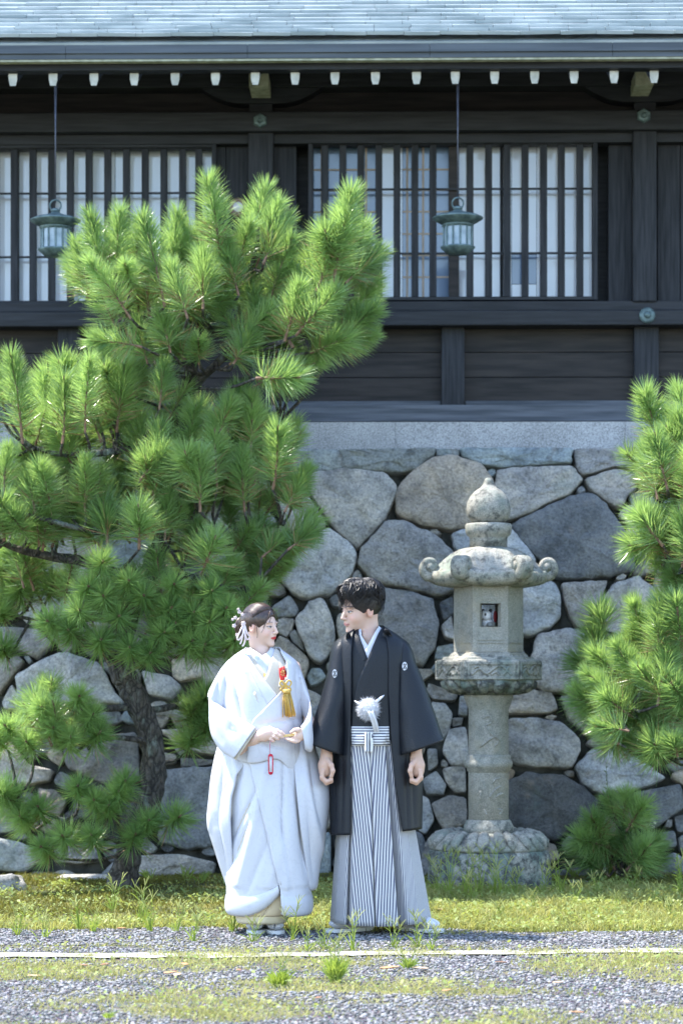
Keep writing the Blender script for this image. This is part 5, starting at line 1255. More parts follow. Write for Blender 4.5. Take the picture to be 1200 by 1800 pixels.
# kimono, layer by layer
brows = [(1139, 434,484,.070,.075),(1146, 424,495,.082,.09),(1155,411,509,.10,.10),(1167,400,522,.118,.11),(1190,391,531,.138,.125),(1220,388,534,.158,.135),(1255,391,533,.170,.14),(1290,397,532,.176,.15),(1318,401,534,.182,.155),(1334,405,531,.176,.15)]
def shrink(rows, m, k=1): return [(y, a+m*350*k, b-m*350*k, f-m, g-m) for y, a, b, f, g in rows]
o1, v1, f1 = robe('collar_lining', shrink(brows[:6], 0.018), SILKW, bride, [(1139,441),(1153,462),(1168,478),(1230,505)], [(1139,474),(1147,471),(1153,462),(1168,448),(1230,430)], n=100, nr=30, top=0.006, solid=0.004)
o2, v2, f2 = robe('inner_kimono', shrink(brows[:8], 0.010), SILKC, bride, [(1139,434),(1145,437),(1186,470),(1230,500)], [(1139,482),(1147,481),(1165,476),(1186,470),(1230,440)], n=100, nr=40, top=0.008, solid=0.004)
fr = creases(0.016, [(R(28), 6)], 2.0)
def dip(x, y, u): return (20*math.exp(-((x-512)/16)**2) + 5*math.sin(x*0.06)) * max(0, (y-1300)/34) if y > 1300 else 0
o3, v3, f3 = robe('outer_kimono', brows, SILK, bride, [(1139,431),(1147,433),(1180,455),(1208,476),(1222,487),(1260,515),(1334,520)], [(1139,486),(1147,490),(1162,500),(1185,503),(1208,499),(1222,487),(1243,468),(1264,448),(1300,441),(1334,438)], n=150, nr=80, top=0.016, fold=seg_folds([(412,1190,428,1262,4,-.020),(398,1200,418,1290,5,-.014),(430,1170,468,1236,3,.007),(520,1180,528,1260,5,-.014),(455,1272,530,1262,4,-.010),(440,1300,500,1312,4,-.009),(440,1190,462,1250,4,-.008),(512,1215,520,1290,4,-.010)], lambda p, u, v: fr(p, u, v)*max(0, min(1, (1.36-p.z)/0.10))*0.4), shear=dip, solid=0.006)
DB = Drape((v2, f2), (v3, f3))
a, va, fa = DB.strip('collar_band', [(426,1146),(441,1184),(458,1218),(470,1240)], [(434,1145),(453,1179),(474,1206),(487,1222)], 0.006, SILK, None, bul=0.004); child_of(a, o3)
a, _, _ = DB.strip('collar_band', [(481,1147),(489,1160),(492,1185),(489,1208)], [(490,1149),(501,1162),(504,1186),(499,1210)], 0.006, SILKC, None, bul=0.004); child_of(a, o2)
a, _, _ = DB.strip('obi_edge', [(454,1174),(460,1182),(466,1192)], [(459,1174),(466,1182),(470,1190)], 0.004, GOLD, None, nl=10); child_of(a, o2)
slv = creases(0.020, [(R(64), 9), (R(20), 6)], 5.0)
sl, vs, fs = sections('sleeve', [(404,1160,409,1206,0.0,.055),(389,1178,402,1240,-.005,.072),(370,1213,378,1272,-.02,.085),(371,1226,369,1262,-.05,.082),(390,1240,374,1292,-.115,.070),(420,1258,391,1318,-.165,.052),(452,1277,414,1331,-.205,.034)], SILK, bride, per=10, fold=seg_folds([(375,1228,455,1283,3,.010),(380,1245,432,1302,4,-.016),(372,1262,405,1320,4,-.012),(388,1190,380,1232,4,-.016),(400,1172,408,1232,4,-.016),(380,1200,372,1240,3,.010),(396,1262,420,1290,3,-.010)], lambda p, u, v: 0.35*slv(p, u, v)))
a, _, _ = sections('sleeve_lining', [(440,1272,405,1322,-.19,.030),(455,1280,418,1334,-.207,.026)], SILKC, None, per=6, solid=0.003); child_of(a, sl)
sr, _, _ = sections('sleeve', [(513,1156,512,1204,0.0,.055),(527,1174,524,1240,-.005,.070),(541,1212,538,1272,-.02,.080),(546,1238,550,1304,-.09,.085),(541,1261,547,1318,-.155,.062),(531,1276,538,1314,-.205,.040)], SILK, bride, per=10, fold=slv)
# skirt panels with padded hem
def sk_shear(x, y, u):
    k = max(0, min(1, (y-1540)/60.0)); e = max(0, min(1, (x-425)/68.0))
    return -40*k*e*e if u > 0.5 else -6*k*max(0, 1-(x-495)/14.0)**2*(1 if x > 490 else 0)
def hemroll(p, u, v):
    return 0.0
skr = [(1312,410,528,.150,.14),(1340,409,531,.168,.15),(1400,407,534,.182,.17),(1460,404,538,.188,.18),(1520,401,543,.190,.19),(1570,401,545,.189,.19),(1575,399.5,546.5,.195,.195),(1585,398.5,548,.199,.199),(1596,399,547.5,.196,.196),(1603,402,545,.186,.186),(1602,407,541,.172,.17)]
fs2 = creases(0.013, [(R(-9), 7)], 9.0)
o4, v4, f4 = robe('skirt', skr, SILK, bride, [(1312,500),(1500,498),(1555,493),(1604,491)], [(1312,436),(1330,440),(1460,470),(1560,493),(1604,496)], n=150, nr=90, top=0.012, fold=seg_folds([(498,1330,497,1460,2.5,-.018),(497,1455,512,1562,3,-.010),(452,1390,412,1470,3.5,-.014),(430,1340,412,1400,4,-.010),(442,1440,408,1520,4,-.012),(470,1480,440,1560,5,-.010),(520,1400,535,1540,4,-.012),(480,1350,505,1500,5,-.008)], lambda p, u, v: 0.5*fs2(p, u, v)*(1 if p.z > 0.24 else 0.25)), shear=sk_shear, solid=0.008)
DS = Drape((v4, f4))
a, _, _ = DS.strip('panel_edge', [(437,1330),(455,1396),(470,1460),(482,1510),(492,1556)], [(441,1330),(459,1396),(474,1460),(486,1510),(496,1556)], 0.006, SILK, None, bul=0.003, solid=0.005); child_of(a, o4)
a, _, _ = DS.strip('inner_panel', [(411,1332),(409,1400),(409,1470),(412,1545)], [(436,1332),(440,1400),(446,1460),(452,1530)], 0.004, SILKC, None, nw=7, bul=0.002, solid=0.003); child_of(a, o4)
o5, _, _ = robe('underskirt', [(1540,412,538,.15,.15),(1590,413,530,.155,.15),(1612,416,506,.15,.14),(1619,418,503,.14,.13)], UNDER, bride, n=60, nr=20, fold=ripple(0.008, 14, 4, 3), solid=0.005)
o6, _, _ = robe('second_underskirt', [(1540,410,540,.16,.15),(1585,411,535,.165,.15),(1600,413,520,.164,.15),(1605,415,515,.158,.14)], cloth('pale_gold_underlayer', (0.62, 0.50, 0.33), 0.7, 0.2), bride, n=60, nr=20, solid=0.005)
# mantle hanging open at both sides
mr = [(1296, 390,546,.10,.165),(1330,381,556,.135,.19),(1360,375,566,.155,.20),(1395,371,577,.170,.21),(1445,368,573,.175,.21),(1500,383,561,.16,.2),(1535,394,557,.145,.2),(1556,402,555,.13,.185),(1562,407,551,.11,.17)]
fm = creases(0.020, [(R(10), 6)], 13.0)
o7, v7, f7 = robe('mantle', mr, SILK, bride, [(1296,448),(1330,438),(1360,421),(1400,410),(1440,408),(1556,414),(1562,414)], [(1296,512),(1330,516),(1360,519),(1400,523),(1450,528),(1500,534),(1562,542)], n=150, nr=70, ex=2.0, fold=seg_folds([(395,1335,385,1440,4,-.020),(385,1440,400,1530,4,-.016),(379,1370,373,1450,3,.012),(545,1350,560,1440,5,-.018),(540,1400,548,1530,4,-.016),(402,1350,396,1420,3,-.012)], lambda p, u, v: 0.5*fm(p, u, v)), solid=0.010)
DM = Drape((v7, f7), (v4, f4))
a, _, _ = DM.strip('mantle_edge', [(435,1334),(419,1362),(408.5,1400),(406.5,1440),(409,1500),(412,1552)], [(439,1334),(423,1362),(412.5,1400),(410.5,1440),(413,1500),(416,1552)], 0.004, SILKC, None, nw=4, solid=0.006); child_of(a, o7)
a, _, _ = DM.strip('mantle_edge', [(513,1334),(517,1362),(521,1400),(526,1450),(532,1500),(538,1550)], [(518,1334),(521,1362),(525,1400),(530,1450),(536,1500),(542,1550)], 0.004, SILKC, None, nw=4, solid=0.006); child_of(a, o7)
# pouch with gold knot and tassel tucked into the collar
DB2 = Drape((v3, f3))
pk, vp, fp = DB.strip('pouch', [(491,1174),(491.5,1185),(493,1197)], [(500,1171),(503,1183),(503.5,1194)], 0.010, REDM, bride, nl=8, nw=5, solid=0.012)
yk = min(DB.hit(504, 1190), DB.hit(506, 1215), DB.hit(506, 1240)) - 0.030 - DP
mb = MB(); c = W(497, 1183, yk+0.012)
for k in range(7):
    a = k*0.9; mb.tube([c+Vector((0.004*math.cos(a), 0, 0.006*math.sin(a)-0.004)), c+Vector((0.011*math.cos(a), -0.001, 0.016*math.sin(a)))], 0.0022, 5)
child_of(mb.build('pouch_motif', GOLD, None, True), pk)
mb = MB()
for pp in ([(500,1203),(495,1197),(492,1202),(497,1207),(502,1203)], [(502,1203),(507,1196),(512,1200),(508,1207),(502,1205)], [(500,1203),(496,1209),(493,1212),(497,1214),(502,1206)], [(503,1204),(509,1209),(511,1213),(506,1213),(503,1207)], [(500,1200),(504,1206),(501,1211)]):
    mb.tube([W(x, y, yk) for x, y in catmull([(*q,) for q in pp], 5)], 0.0042, 6)
child_of(mb.build('knot', GOLD, None, True), pk)
mb = MB(); mb.lathe([(0.012, 0), (0.019, -0.004), (0.021, -0.016), (0.017, -0.022)], tuple(W(504, 1211, yk-0.004)), 14)
for k in range(70):
    a = random.random()*6.283; r0, r1 = 0.016*random.random()**.5, 0.034*random.random()**.5
    p0, p1 = W(504.5, 1216, yk-.004), W(509, 1258+random.uniform(-2, 3), yk+.002)
    p0 += Vector((r0*math.cos(a), r0*math.sin(a)*.8, 0)); p1 += Vector((r1*math.cos(a), r1*math.sin(a)*.5, 0))
    mb.tube([p0, p0.lerp(p1, .4)+Vector((0.003*math.cos(a), 0, 0)), p1], 0.0024, 4)
child_of(mb.build('tassel', GOLD, None, True), pk)
# feet
def foot(x, y, yaw, ln, nm, person, s=1.0):
    c = G(x, y); fw = Vector((math.sin(yaw), -math.cos(yaw), 0)); M = np.array(Matrix((fw.cross(Vector((0, 0, 1))), fw, Vector((0, 0, 1)))).transposed())
    def q(a, b, z): return np.array(c + fw*b + fw.cross(Vector((0, 0, 1)))*a + Vector((0, 0, z)))
    S = SDF(np.array(c)-0.2, np.array(c)+np.array((0.2, 0.2, 0.24)), 0.004)
    S.ell(q(0, -0.02, 0.052), np.array((0.038, 0.09*ln, 0.030))*s, 0.02, M); S.ell(q(0.004, 0.055, 0.046), np.array((0.043, 0.055*ln, 0.022))*s, 0.02, M)
    S.chain([q(0, -0.06, 0.06), q(0, -0.07, 0.17)], [0.040, 0.042], 0.03); S.ell(q(0.012, 0.10*ln, 0.05), (0.004, 0.03, 0.03), 0.006, M, True)
    V, F = S.surf(); V = smooth_verts(V, F, 1); o = obj(nm, mesh(nm, V, F, smooth=True), WHITE, person)
    mb = MB(); top = []
    n = 28
    for z in (0.004, 0.022):
        for i in range(n):
            a = 2*math.pi*i/n; top.append(q(0.047*math.cos(a)*s*(1+0.12*math.sin(a)), 0.128*ln*math.sin(a)*s*0.98, z))
    mb.add(top, [tuple(range(n-1, -1, -1)), tuple(range(n, 2*n))] + [(i, (i+1) % n, n+(i+1) % n, n+i) for i in range(n)])
    so_ = mb.build('sandal', basic('white_sandal', (0.62, 0.62, 0.63), (0.72, 0.72, 0.72), 20, 0.6, bmp=0.1), person)
    mb = MB()
    for sg in (-1, 1): mb.tube([q(0.004, 0.075*ln, 0.062), q(sg*0.03, 0.03, 0.068), q(sg*0.046, -0.03, 0.03)], [0.006, 0.008, 0.006], 8)
    child_of(mb.build('strap', WHITE, None, True), so_)
foot(452, 1640, R(-8), 0.95, 'sock', bride); foot(483, 1640, R(8), 0.95, 'sock', bride)
# folded fan held in both hands
fan = empty('folded_fan', W(512, 1292, hd-.008), 'closed golden fan with red cord held across the waist of white kimono', 'fan')
mb = MB(); a, b = W(494, 1294.0, hd-.006), W(530, 1290.0, hd+.002); ax = (b-a).normalized(); up = Vector((0, 0, 1)); dn = ax.cross(up)
for k in range(5):
    o = dn*(0.0028*(k-2)); q = [a+o-up*.005, b+o-up*.007, b+o+up*.007, a+o+up*.005]; q += [p+dn*0.0022 for p in q]
    m1 = MB().add(q, [(0,3,2,1),(4,5,6,7),(0,1,5,4),(1,2,6,5),(2,3,7,6),(3,0,4,7)]); m1.build('rib', basic('fan_gold', (0.60, 0.40, 0.14), (0.72, 0.52, 0.22), 20, 0.4, bmp=0.05) if k == 0 else bpy.data.materials['fan_gold'], fan)
CRD = basic('red_cord', (0.45, 0.01, 0.03), (0.58, 0.02, 0.05), 60, 0.6, bmp=0.2)
MB().tube([W(484, 1297, hd-.012), W(474.5, 1305, hd-.018), W(474.3, 1326, hd-.006)], 0.0016, 6).build('cord', basic('pink_cord', (0.55, 0.18, 0.28), (0.6, 0.22, 0.32), 60, 0.6, bmp=0.1), fan, True)
MB().tube([W(x, y, hd-.004) for x, y in catmull([(474.5,1326),(472.2,1329),(472.2,1345),(472.6,1358),(475.5,1361),(479,1358),(479.3,1345),(479,1329),(476,1326),(474.5,1326)], 4)], 0.0028, 6).build('tassel_loop', CRD, fan, True)
for x in (473.9, 475.6, 477.4): MB().tube([W(x, 1331, hd-.003), W(x, 1355, hd-.003)], 0.0022, 6).build('tassel_strand', WHITE, fan, True)
for y in (1328, 1358.5): MB().tube([W(472.4, y, hd-.005), W(479, y, hd-.005)], 0.0052, 8).build('knot', CRD, fan, True)

# ------------------------------------------------------------------ groom
groom = empty('person', W(665, 1640), 'person in a black crested jacket and striped pleated trousers with white pompom', 'person'); groom.location.z = 0
GF = Frame(W(634, 1074, 0.0), R(-60), R(-7), 0.965, R(-3))
GS = (0.56, 0.365, 0.28)
lo, hi = bounds([GF.p((0, 0, 0.15)), GF.p((0, 0, -0.15)), GF.p((0.12, 0, 0)), GF.p((-0.12, 0, 0)), GF.p((0, 0.14, 0)), GF.p((0, -0.14, 0)), tuple(W(650, 1175))], 0.03); S = SDF(lo, hi, 0.0022); head(S, GF, False)
S.chain([GF.p((0, -0.035, -0.03)), GF.p((0, -0.030, -0.09)), np.array(W(648, 1126, 0.0)), np.array(W(648, 1150, 0.0))], [0.054, 0.050, 0.054, 0.080], 0.025)
S.ell(np.array(W(640, 1118, -0.045)), (0.014, 0.014, 0.018), 0.02)
V, F = S.surf(); V = smooth_verts(V, F, 1); head_m = (V, F, skin_col(V, GF, False))
def fist(m, x0, dirn):                        # relaxed hand hanging at the thigh, thumb to the front
    X = lambda dx: x0 + dirn*dx
    fo = -0.12; W0 = W
    pr = [([W(X(5), 1308, 0), W(X(5), 1330, -0.005)], [0.030, 0.026], 0.02), ([W(X(5), 1330, -.005), W(X(3), 1343, -.008), W(X(2), 1354, -.008)], [0.026, 0.032, 0.030], 0.02), ([W(X(4), 1348, 0.015), W(X(3), 1356, 0.018)], [0.024, 0.022], 0.02)]
    for k, dp in enumerate((-0.036, -0.014, 0.008, 0.028)):
        e = (0, 2.5, 2, -1.5)[k]; r = (0.0105, 0.011, 0.0105, 0.0092)[k]
        pr.append(([W(X(-1), 1353, dp), W(X(-3+k*.6), 1364+e, dp-.004), W(X(5), 1372+e, dp-.006), W(X(13), 1369+e, dp-.004), W(X(13), 1362+e, dp)], [r*1.15, r*1.1, r, r*0.95, r*0.85], 0.004))
    pr.append(([W(X(6), 1334, -.030), W(X(13), 1343, -.050), W(X(16), 1353, -.055), W(X(14), 1362, -.050)], [0.014, 0.012, 0.0108, 0.009], 0.008))
    pr = [([Vector(p) + Vector((0, fo, 0)) for p in ch], r, k) for ch, r, k in pr]
    return hand_part(pr, GS)
h1, h2 = fist(0, 569, 1), fist(0, 735, -1)
tor = rough_body([([W(648,1140,0.02), W(650,1200,0.0), W(650,1300,0.0)], [0.07, 0.10, 0.10]), ([W(648,1148,0.01), W(602,1158,0.01)], [0.06, 0.05]), ([W(648,1148,0.01), W(702,1158,0.01)], [0.06, 0.05]),
    ([W(602,1158,.01), W(588,1240,0), W(574,1306,-.10)], [0.05, 0.040, 0.030]), ([W(702,1158,.01), W(718,1240,0), W(730,1306,-.10)], [0.05, 0.040, 0.030]),
    ([W(638,1290,0), W(630,1460,0), W(618,1615,0.03)], [0.09, 0.062, 0.042]), ([W(664,1290,0), W(690,1460,0), W(728,1612,0.03)], [0.09, 0.062, 0.042])], GS)
V, F, C = joinmesh([head_m, h1, h2, tor]); obj('body', mesh('body', V, F, col=C, smooth=True), SKIN, groom)
V, Fa = cap_shell(GF, 0.012, [((0, 0.130, -0.020), (0.086, 0.078, 0.118)), ((0, 0.060, -0.092), (0.13, 0.075, 0.075)), ((0.09, 0.005, -0.030), (0.032, 0.030, 0.045)), ((-0.09, 0.005, -0.030), (0.032, 0.030, 0.045)), ((0, -0.04, -0.115), (0.12, 0.12, 0.06))], [((0, 0.0, 0.105), (0.075, 0.085, 0.045), 0.03), ((0, 0.055, 0.098), (0.060, 0.045, 0.036), 0.02)])
hair = obj('hair', mesh('hair', V, Fa, smooth=True), HAIRK, groom)
mb = MB(); rs = random.Random(21)
for i in range(900):                          # tousled locks from the crown outwards
    a = rs.uniform(0, 6.283); st = Vector((0.02*math.cos(a), -0.03+0.03*math.sin(a), 0.0)); reach = rs.uniform(0.45, 1.0) if i % 2 else rs.uniform(0.8, 1.18)
    front = math.sin(a) > 0.25; pts = []; wv = rs.uniform(0, 6.28); lift = rs.uniform(0.0, 0.030)
    side = max(0, -math.sin(a)); mxa = R(96 if front else 114) if abs(math.cos(a)) < 0.8 else R(97)
    for k in range(9):
        t = k/8*reach; el = mxa*t; aa = a + 0.42*math.sin(wv + t*8.0)*t
        r = Vector((0.090*math.cos(aa)*math.sin(el), -0.010 + 0.112*math.sin(aa)*math.sin(el), 0.052 + 0.108*math.cos(el)))
        up = lift*math.sin(math.pi*min(1, t*1.1)) + 0.006*math.sin(wv*2 + t*11)*t + (0.012*t**4 if i % 4 == 0 else 0)
        n = Vector((r.x/0.09, (r.y+0.01)/0.112, (r.z-0.05)/0.108)).normalized(); pts.append(GF.p(r + n*up))
    w = rs.uniform(0.0012, 0.0027); mb.tube(pts, [w*0.5, w, w*1.15, w*1.2, w*1.15, w, w*0.8, w*0.5, w*0.15], 5, flat=0.6)
for i in range(170):                           # fringe over the forehead
    sg = 1 if i % 2 else -1; s = rs.random(); cu = rs.uniform(0, 6.28)
    L = rs.uniform(0.45, 1.0); pts = []
    for k in range(8):
        t = k/7*L; pts.append(GF.p((sg*(0.006 + (0.040+0.034*s)*t**0.85) + 0.006*math.sin(t*7+cu), 0.058 + 0.058*math.sin(math.pi*min(1, t*0.75+0.05))*(1-0.45*s) - 0.030*t*s, 0.140 + 0.020*math.sin(math.pi*t)*(1-s*.3) - (0.085+0.05*s)*t**1.7)))
    w = rs.uniform(0.0011, 0.0024); mb.tube(pts, [w*0.6, w, w*1.1, w*1.1, w, w*0.8, w*0.5, w*0.15], 5, flat=0.6)
child_of(mb.build('hair_strands', HAIRK, None, True), hair)
# clothes
grows = [(1101, 628,671,.062,.075),(1109,617,683,.085,.09),(1120,602,700,.104,.10),(1134,589,716,.118,.115),(1160,584,722,.132,.125),(1200,584,722,.142,.13),(1260,587,727,.148,.14),(1300,585,736,.154,.15),(1380,582,739,.170,.17),(1461,583,738,.185,.19)]
c1, u1, k1 = robe('white_collar', shrink(grows[:6], 0.022), WHITE, groom, [(1101,634),(1118,635),(1135,645.5),(1158,660),(1200,680)], [(1101,664),(1116,656),(1135,646),(1158,632),(1200,615)], n=90, nr=34, top=0.006, solid=0.004)
c2, u2, k2 = robe('black_kimono', shrink(grows[:8], 0.013), BLACK, groom, [(1101,629),(1118,631),(1157,645),(1200,662),(1300,690)], [(1101,669),(1112,664),(1157,646),(1200,628),(1240,620),(1300,617)], n=110, nr=50, top=0.010, solid=0.005)
gf = creases(0.010, [(R(5), 6), (R(-12), 5)], 31.0)
c3, u3, k3 = robe('jacket', grows, BLACK, groom, [(1101,625),(1120,620),(1150,618),(1230,618),(1290,617),(1461,616)], [(1101,673),(1120,678),(1150,682),(1220,682),(1290,685),(1380,693),(1461,706)], n=150, nr=80, fold=seg_folds([(600,1140,597,1300,3.5,-.014),(592,1180,588,1330,4,-.012),(708,1140,712,1320,4,-.014),(702,1180,704,1330,3.5,-.010),(590,1340,592,1462,5,-.012),(724,1330,726,1450,5,-.012),(712,1340,714,1450,4,-.010),(604,1340,602,1460,4,-.008)], lambda p, u, v: gf(p, u, v)*min(1, v*3)), shear=lambda x, y, u: -0.065*(x-660)*max(0, (y-1300)/160), solid=0.008)
DG = Drape((u3, k3), (u2, k2))
for L_, R_ in (([(612,1112),(604,1140),(600,1200),(600,1290),(600,1380)], [(624,1107),(620,1140),(619,1200),(618,1290),(617,1380)]), ([(671,1104),(681,1140),(681,1200),(684,1290),(693,1385)], [(683,1108),(700,1140),(701,1200),(703,1290),(708,1385)])):
    a, _, _ = DG.strip('collar_band', L_, R_, 0.004, BLACK, None, nl=40, bul=0.004, solid=0.006); child_of(a, c3)
DK = Drape((u2, k2))
for L_, R_ in (([(669,1103),(660,1125),(647,1158),(630,1200),(622,1228)], [(684,1110),(676,1140),(664,1180),(650,1215),(642,1240)]), ([(620,1112),(627,1135),(636,1165)], [(630,1117),(636,1135),(645,1156)])):
    a, _, _ = DK.strip('collar_band', L_, R_, 0.003, BLACK, None, nl=30, bul=0.003, solid=0.005); child_of(a, c2)
gs = creases(0.014, [(R(12), 6), (R(-20), 5)], 41.0)
def hang_sleeve(rows, sh, x0):
    V = []; n = 44; q = smooth_rows(rows, 46)
    for k, (y, a, b, bf, bb) in enumerate(q):
        s = sh*(k/45)**1.5
        for i in range(n):
            w = 2*math.pi*i/n; X = (a+b)/2 + (b-a)/2*math.copysign(abs(math.sin(w))**0.85, math.sin(w)); cy = math.copysign(abs(math.cos(w))**0.85, math.cos(w))
            p = W(X, y + s*(X-x0), 0); p = Vector((p.x, DP - 0.08*(k/45)**1.3 - (bf if cy > 0 else bb)*cy, p.z)); p += Vector((0, -1, 0))*gs(p, 0, 0)*(k/45)*(1 if cy > 0 else -0.5); V.append(p)
    F = [(k*n+i, (k+1)*n+i, (k+1)*n+(i+1) % n, k*n+(i+1) % n) for k in range(45) for i in range(n)]
    return obj('sleeve', mesh('sleeve', np.array(V), np.array(F), smooth=True), BLACK, groom, solid=0.006), np.array(V), F
s1_, sv1, sf1 = hang_sleeve([(1128,596,606,.06,.06),(1140,586,612,.080,.075),(1165,581,612,.090,.085),(1200,572,612,.098,.09),(1250,557,608,.105,.10),(1285,544,604,.108,.10),(1304,537,602,.105,.10)], 0.36, 538)
s2_, sv2, sf2 = hang_sleeve([(1130,702,712,.06,.06),(1142,697,722,.080,.075),(1165,694,729,.090,.085),(1200,693,744,.098,.09),(1250,694,761,.105,.10),(1285,698,772,.108,.10),(1301,700,778,.105,.10)], -0.34, 777)
# crests
DC = Drape((u3, k3), (np.array(sv1), sf1), (np.array(sv2), sf2))
for cx, cy, rx in ((588, 1184, 4.2), (711, 1171, 4.6)):
    ring = []; n = 20
    dd = min(DC.hit(cx+a*rx*.8, cy+b*6) for a in (-1, 0, 1) for b in (-1, 0, 1)) - 0.006
    v = [P(cx + rx*math.sin(2*math.pi*i/n), cy + 7.6*math.cos(2*math.pi*i/n), dd) for i in range(n)]; v += [p + Vector((0, 0.010, 0)) for p in v]
    cr = obj('crest', mesh('crest', v, [tuple(range(n-1, -1, -1)), tuple(range(n, 2*n))] + [(i, (i+1) % n, n+(i+1) % n, n+i) for i in range(n)]), WHITE); child_of(cr, c3)
    mb = MB()
    for a, b in ((-1.6, -3), (1.6, -3), (0, 0.5), (-1.8, 3.4), (1.8, 3.4)):
        p = P(cx+a*rx/4.4, cy+b, dd-0.001); mb.tube([p+Vector((-0.002, 0, -0.004)), p+Vector((0.002, -0.0008, 0.004))], [0.0022, 0.0028], 6)
    child_of(mb.build('crest_mark', BLACK, None, True), cr)
# pleated trousers
STRIPE = stripe_mat('striped_hakama_silk', 0.0150, 0.40, (0.055, 0.06, 0.115), (0.50, 0.495, 0.49))
def pleat_row(t):                             # t 0 waist .. 1 hem; (x px, depth) along the front from left to right, then the back
    top = [(606,.02),(612,-.09),(619,-.125),(619.5,-.11),(621,-.135),(647,-.150),(648,-.120),(650,-.150),(672,-.140),(671,-.115),(680,-.128),(690,-.09),(697,.02),(690,.10),(650,.14),(612,.10)]
    bot = [(581,.04),(590,-.06),(607,-.135),(611,-.075),(619,-.165),(656,-.215),(657.5,-.100),(661,-.215),(697,-.185),(698,-.095),(716,-.140),(735,-.085),(757,.05),(735,.16),(660,.22),(600,.17)]
    return [(a[0]+(b[0]-a[0])*t, a[1]+(b[1]-a[1])*t**0.8) for a, b in zip(top, bot)]
V = []; UV = []; nr = 40; seg = 8; y0, y1 = 1276, 1621
for j in range(nr):
    t = j/(nr-1); q = pleat_row(t); q.append(q[0]); row = []
    for i in range(len(q)-1):
        for k in range(seg): u = k/seg; row.append((q[i][0]+(q[i+1][0]-q[i][0])*u, q[i][1]+(q[i+1][1]-q[i][1])*u))
    row.append(q[0]); hemup = 10*t*abs(math.sin(t*1.57))
    P3 = []
    for (x, dp) in row:
        yy = y0 + (y1-y0)*t - 6*t*max(0, (abs(x-660)-70)/30); p = W(x, yy); p = Vector((p.x, DP+dp + 0.004*mnoise.noise(Vector((x*0.05, t*4, 0))), p.z)); P3.append(p)
    s = [0.0]
    for i, (a, b) in enumerate(zip(P3[:-1], P3[1:])): s.append(s[-1] + math.hypot(b.x-a.x, b.y-a.y)*(1.7 if (i//seg < 3 or i//seg in (9, 10, 11)) else 1.0))
    c0 = s[6*seg]
    for p, ss in zip(P3, s): V.append(p); UV.append((ss-c0+5, p.z))
n = len(row)
F = np.array([(j*n+i, (j+1)*n+i, (j+1)*n+i+1, j*n+i+1) for j in range(nr-1) for i in range(n-1)])
hk = obj('hakama', mesh('hakama', V, F, uv=UV), STRIPE, groom, solid=0.004); VH = np.array(V)
DH = Drape((VH, F), (u2, k2))
BAND = stripe_mat('striped_waistband', 0.0135, 0.40, (0.030, 0.032, 0.075), (0.64, 0.635, 0.62), 'V')
def band(name, L_, R_, off, mat, par, swap=False, **kw):
    o, v, f = DH.strip(name, L_, R_, off, mat, None, **kw); me = o.data; uvl = me.uv_layers.new(name='UVMap')
    for lp, d in zip(me.loops, uvl.data):
        co = me.vertices[lp.vertex_index].co; d.uv = (co.x, co.z)
    return child_of(o, par)
wb = band('waistband', [(617,1277),(617,1294),(617,1311)], [(684,1277),(684,1294),(685,1311)], 0.010, BAND, hk, nl=10, nw=14, solid=0.008)
for L_, R_ in (([(619,1294),(622,1301),(619,1309)], [(641,1292),(641,1300),(641,1308)]), ([(655,1292),(655,1300),(655,1308)], [(681,1290),(677,1300),(681,1309)])):
    band('bow_loop', L_, R_, 0.032, BAND, hk, nl=8, nw=7, solid=0.008)
BANDV = stripe_mat('striped_knot', 0.0135, 0.40, (0.030, 0.032, 0.075), (0.64, 0.635, 0.62), 'U')
band('bow_knot', [(640,1287),(640,1300),(641,1322)], [(653,1287),(653,1300),(652,1322)], 0.048, BANDV, hk, nl=12, nw=5, solid=0.008)
# pompom cord
zp = DG.hit(646, 1245) - 0.030 - DP; pc = W(647, 1246, zp)
def fur_ball(c, r, n, ln):
    V = []; F = []
    b = bmesh.new(); bmesh.ops.create_icosphere(b, subdivisions=3, radius=r*0.86); b.verts.ensure_lookup_table()
    V = [Vector(q.co)*(1+0.05*mnoise.noise(q.co*60)) + c for q in b.verts]; F = [tuple(q.index for q in f.verts) for f in b.faces]; b.free()
    rg = random.Random(2)
    for i in range(n):
        d = Vector((rg.gauss(0, 1), rg.gauss(0, 1), rg.gauss(0, 1))).normalized(); s = d.cross(Vector((rg.gauss(0, 1), rg.gauss(0, 1), 1))).normalized()*0.0013
        a = c + d*r*0.8; t = c + (d + Vector((rg.gauss(0, .10), rg.gauss(0, .10), rg.gauss(0, .10)-.03)))*(r*ln*(0.9+0.25*rg.random())); k = len(V)
        V += [a-s, a+s, t]; F.append((k, k+1, k+2))
    return mesh('pompom', V, F)
pm = obj('pompom', fur_ball(pc, 0.056, 3000, 1.0), WHITE, groom)
mb = MB()
mb.tube([W(x, y, d) for x, y, d in ((658,1237,zp-.01),(664,1231,zp-.005),(670,1226,zp+.01),(675,1222,zp+.02))], [0.008, 0.0075, 0.006, 0.002], 8)
mb.tube([W(x, y, d) for x, y, d in ((635,1237,zp-.01),(630,1236,zp),(623,1232,zp+.015))], [0.007, 0.006, 0.0025], 8)
for dx in (0, 5):
    mb.tube([W(x+dx, y, d) for x, y, d in ((648,1250,zp-.058),(653,1263,zp-.045),(656,1272,zp-.020),(659,1286,zp-.012))], [0.007, 0.008, 0.008, 0.007], 8)
child_of(mb.build('cord', WHITE, None, True), pm)
foot(615, 1638, R(-58), 1.05, 'sock', groom, 1.08); foot(737, 1638, R(55), 1.05, 'sock', groom, 1.08)
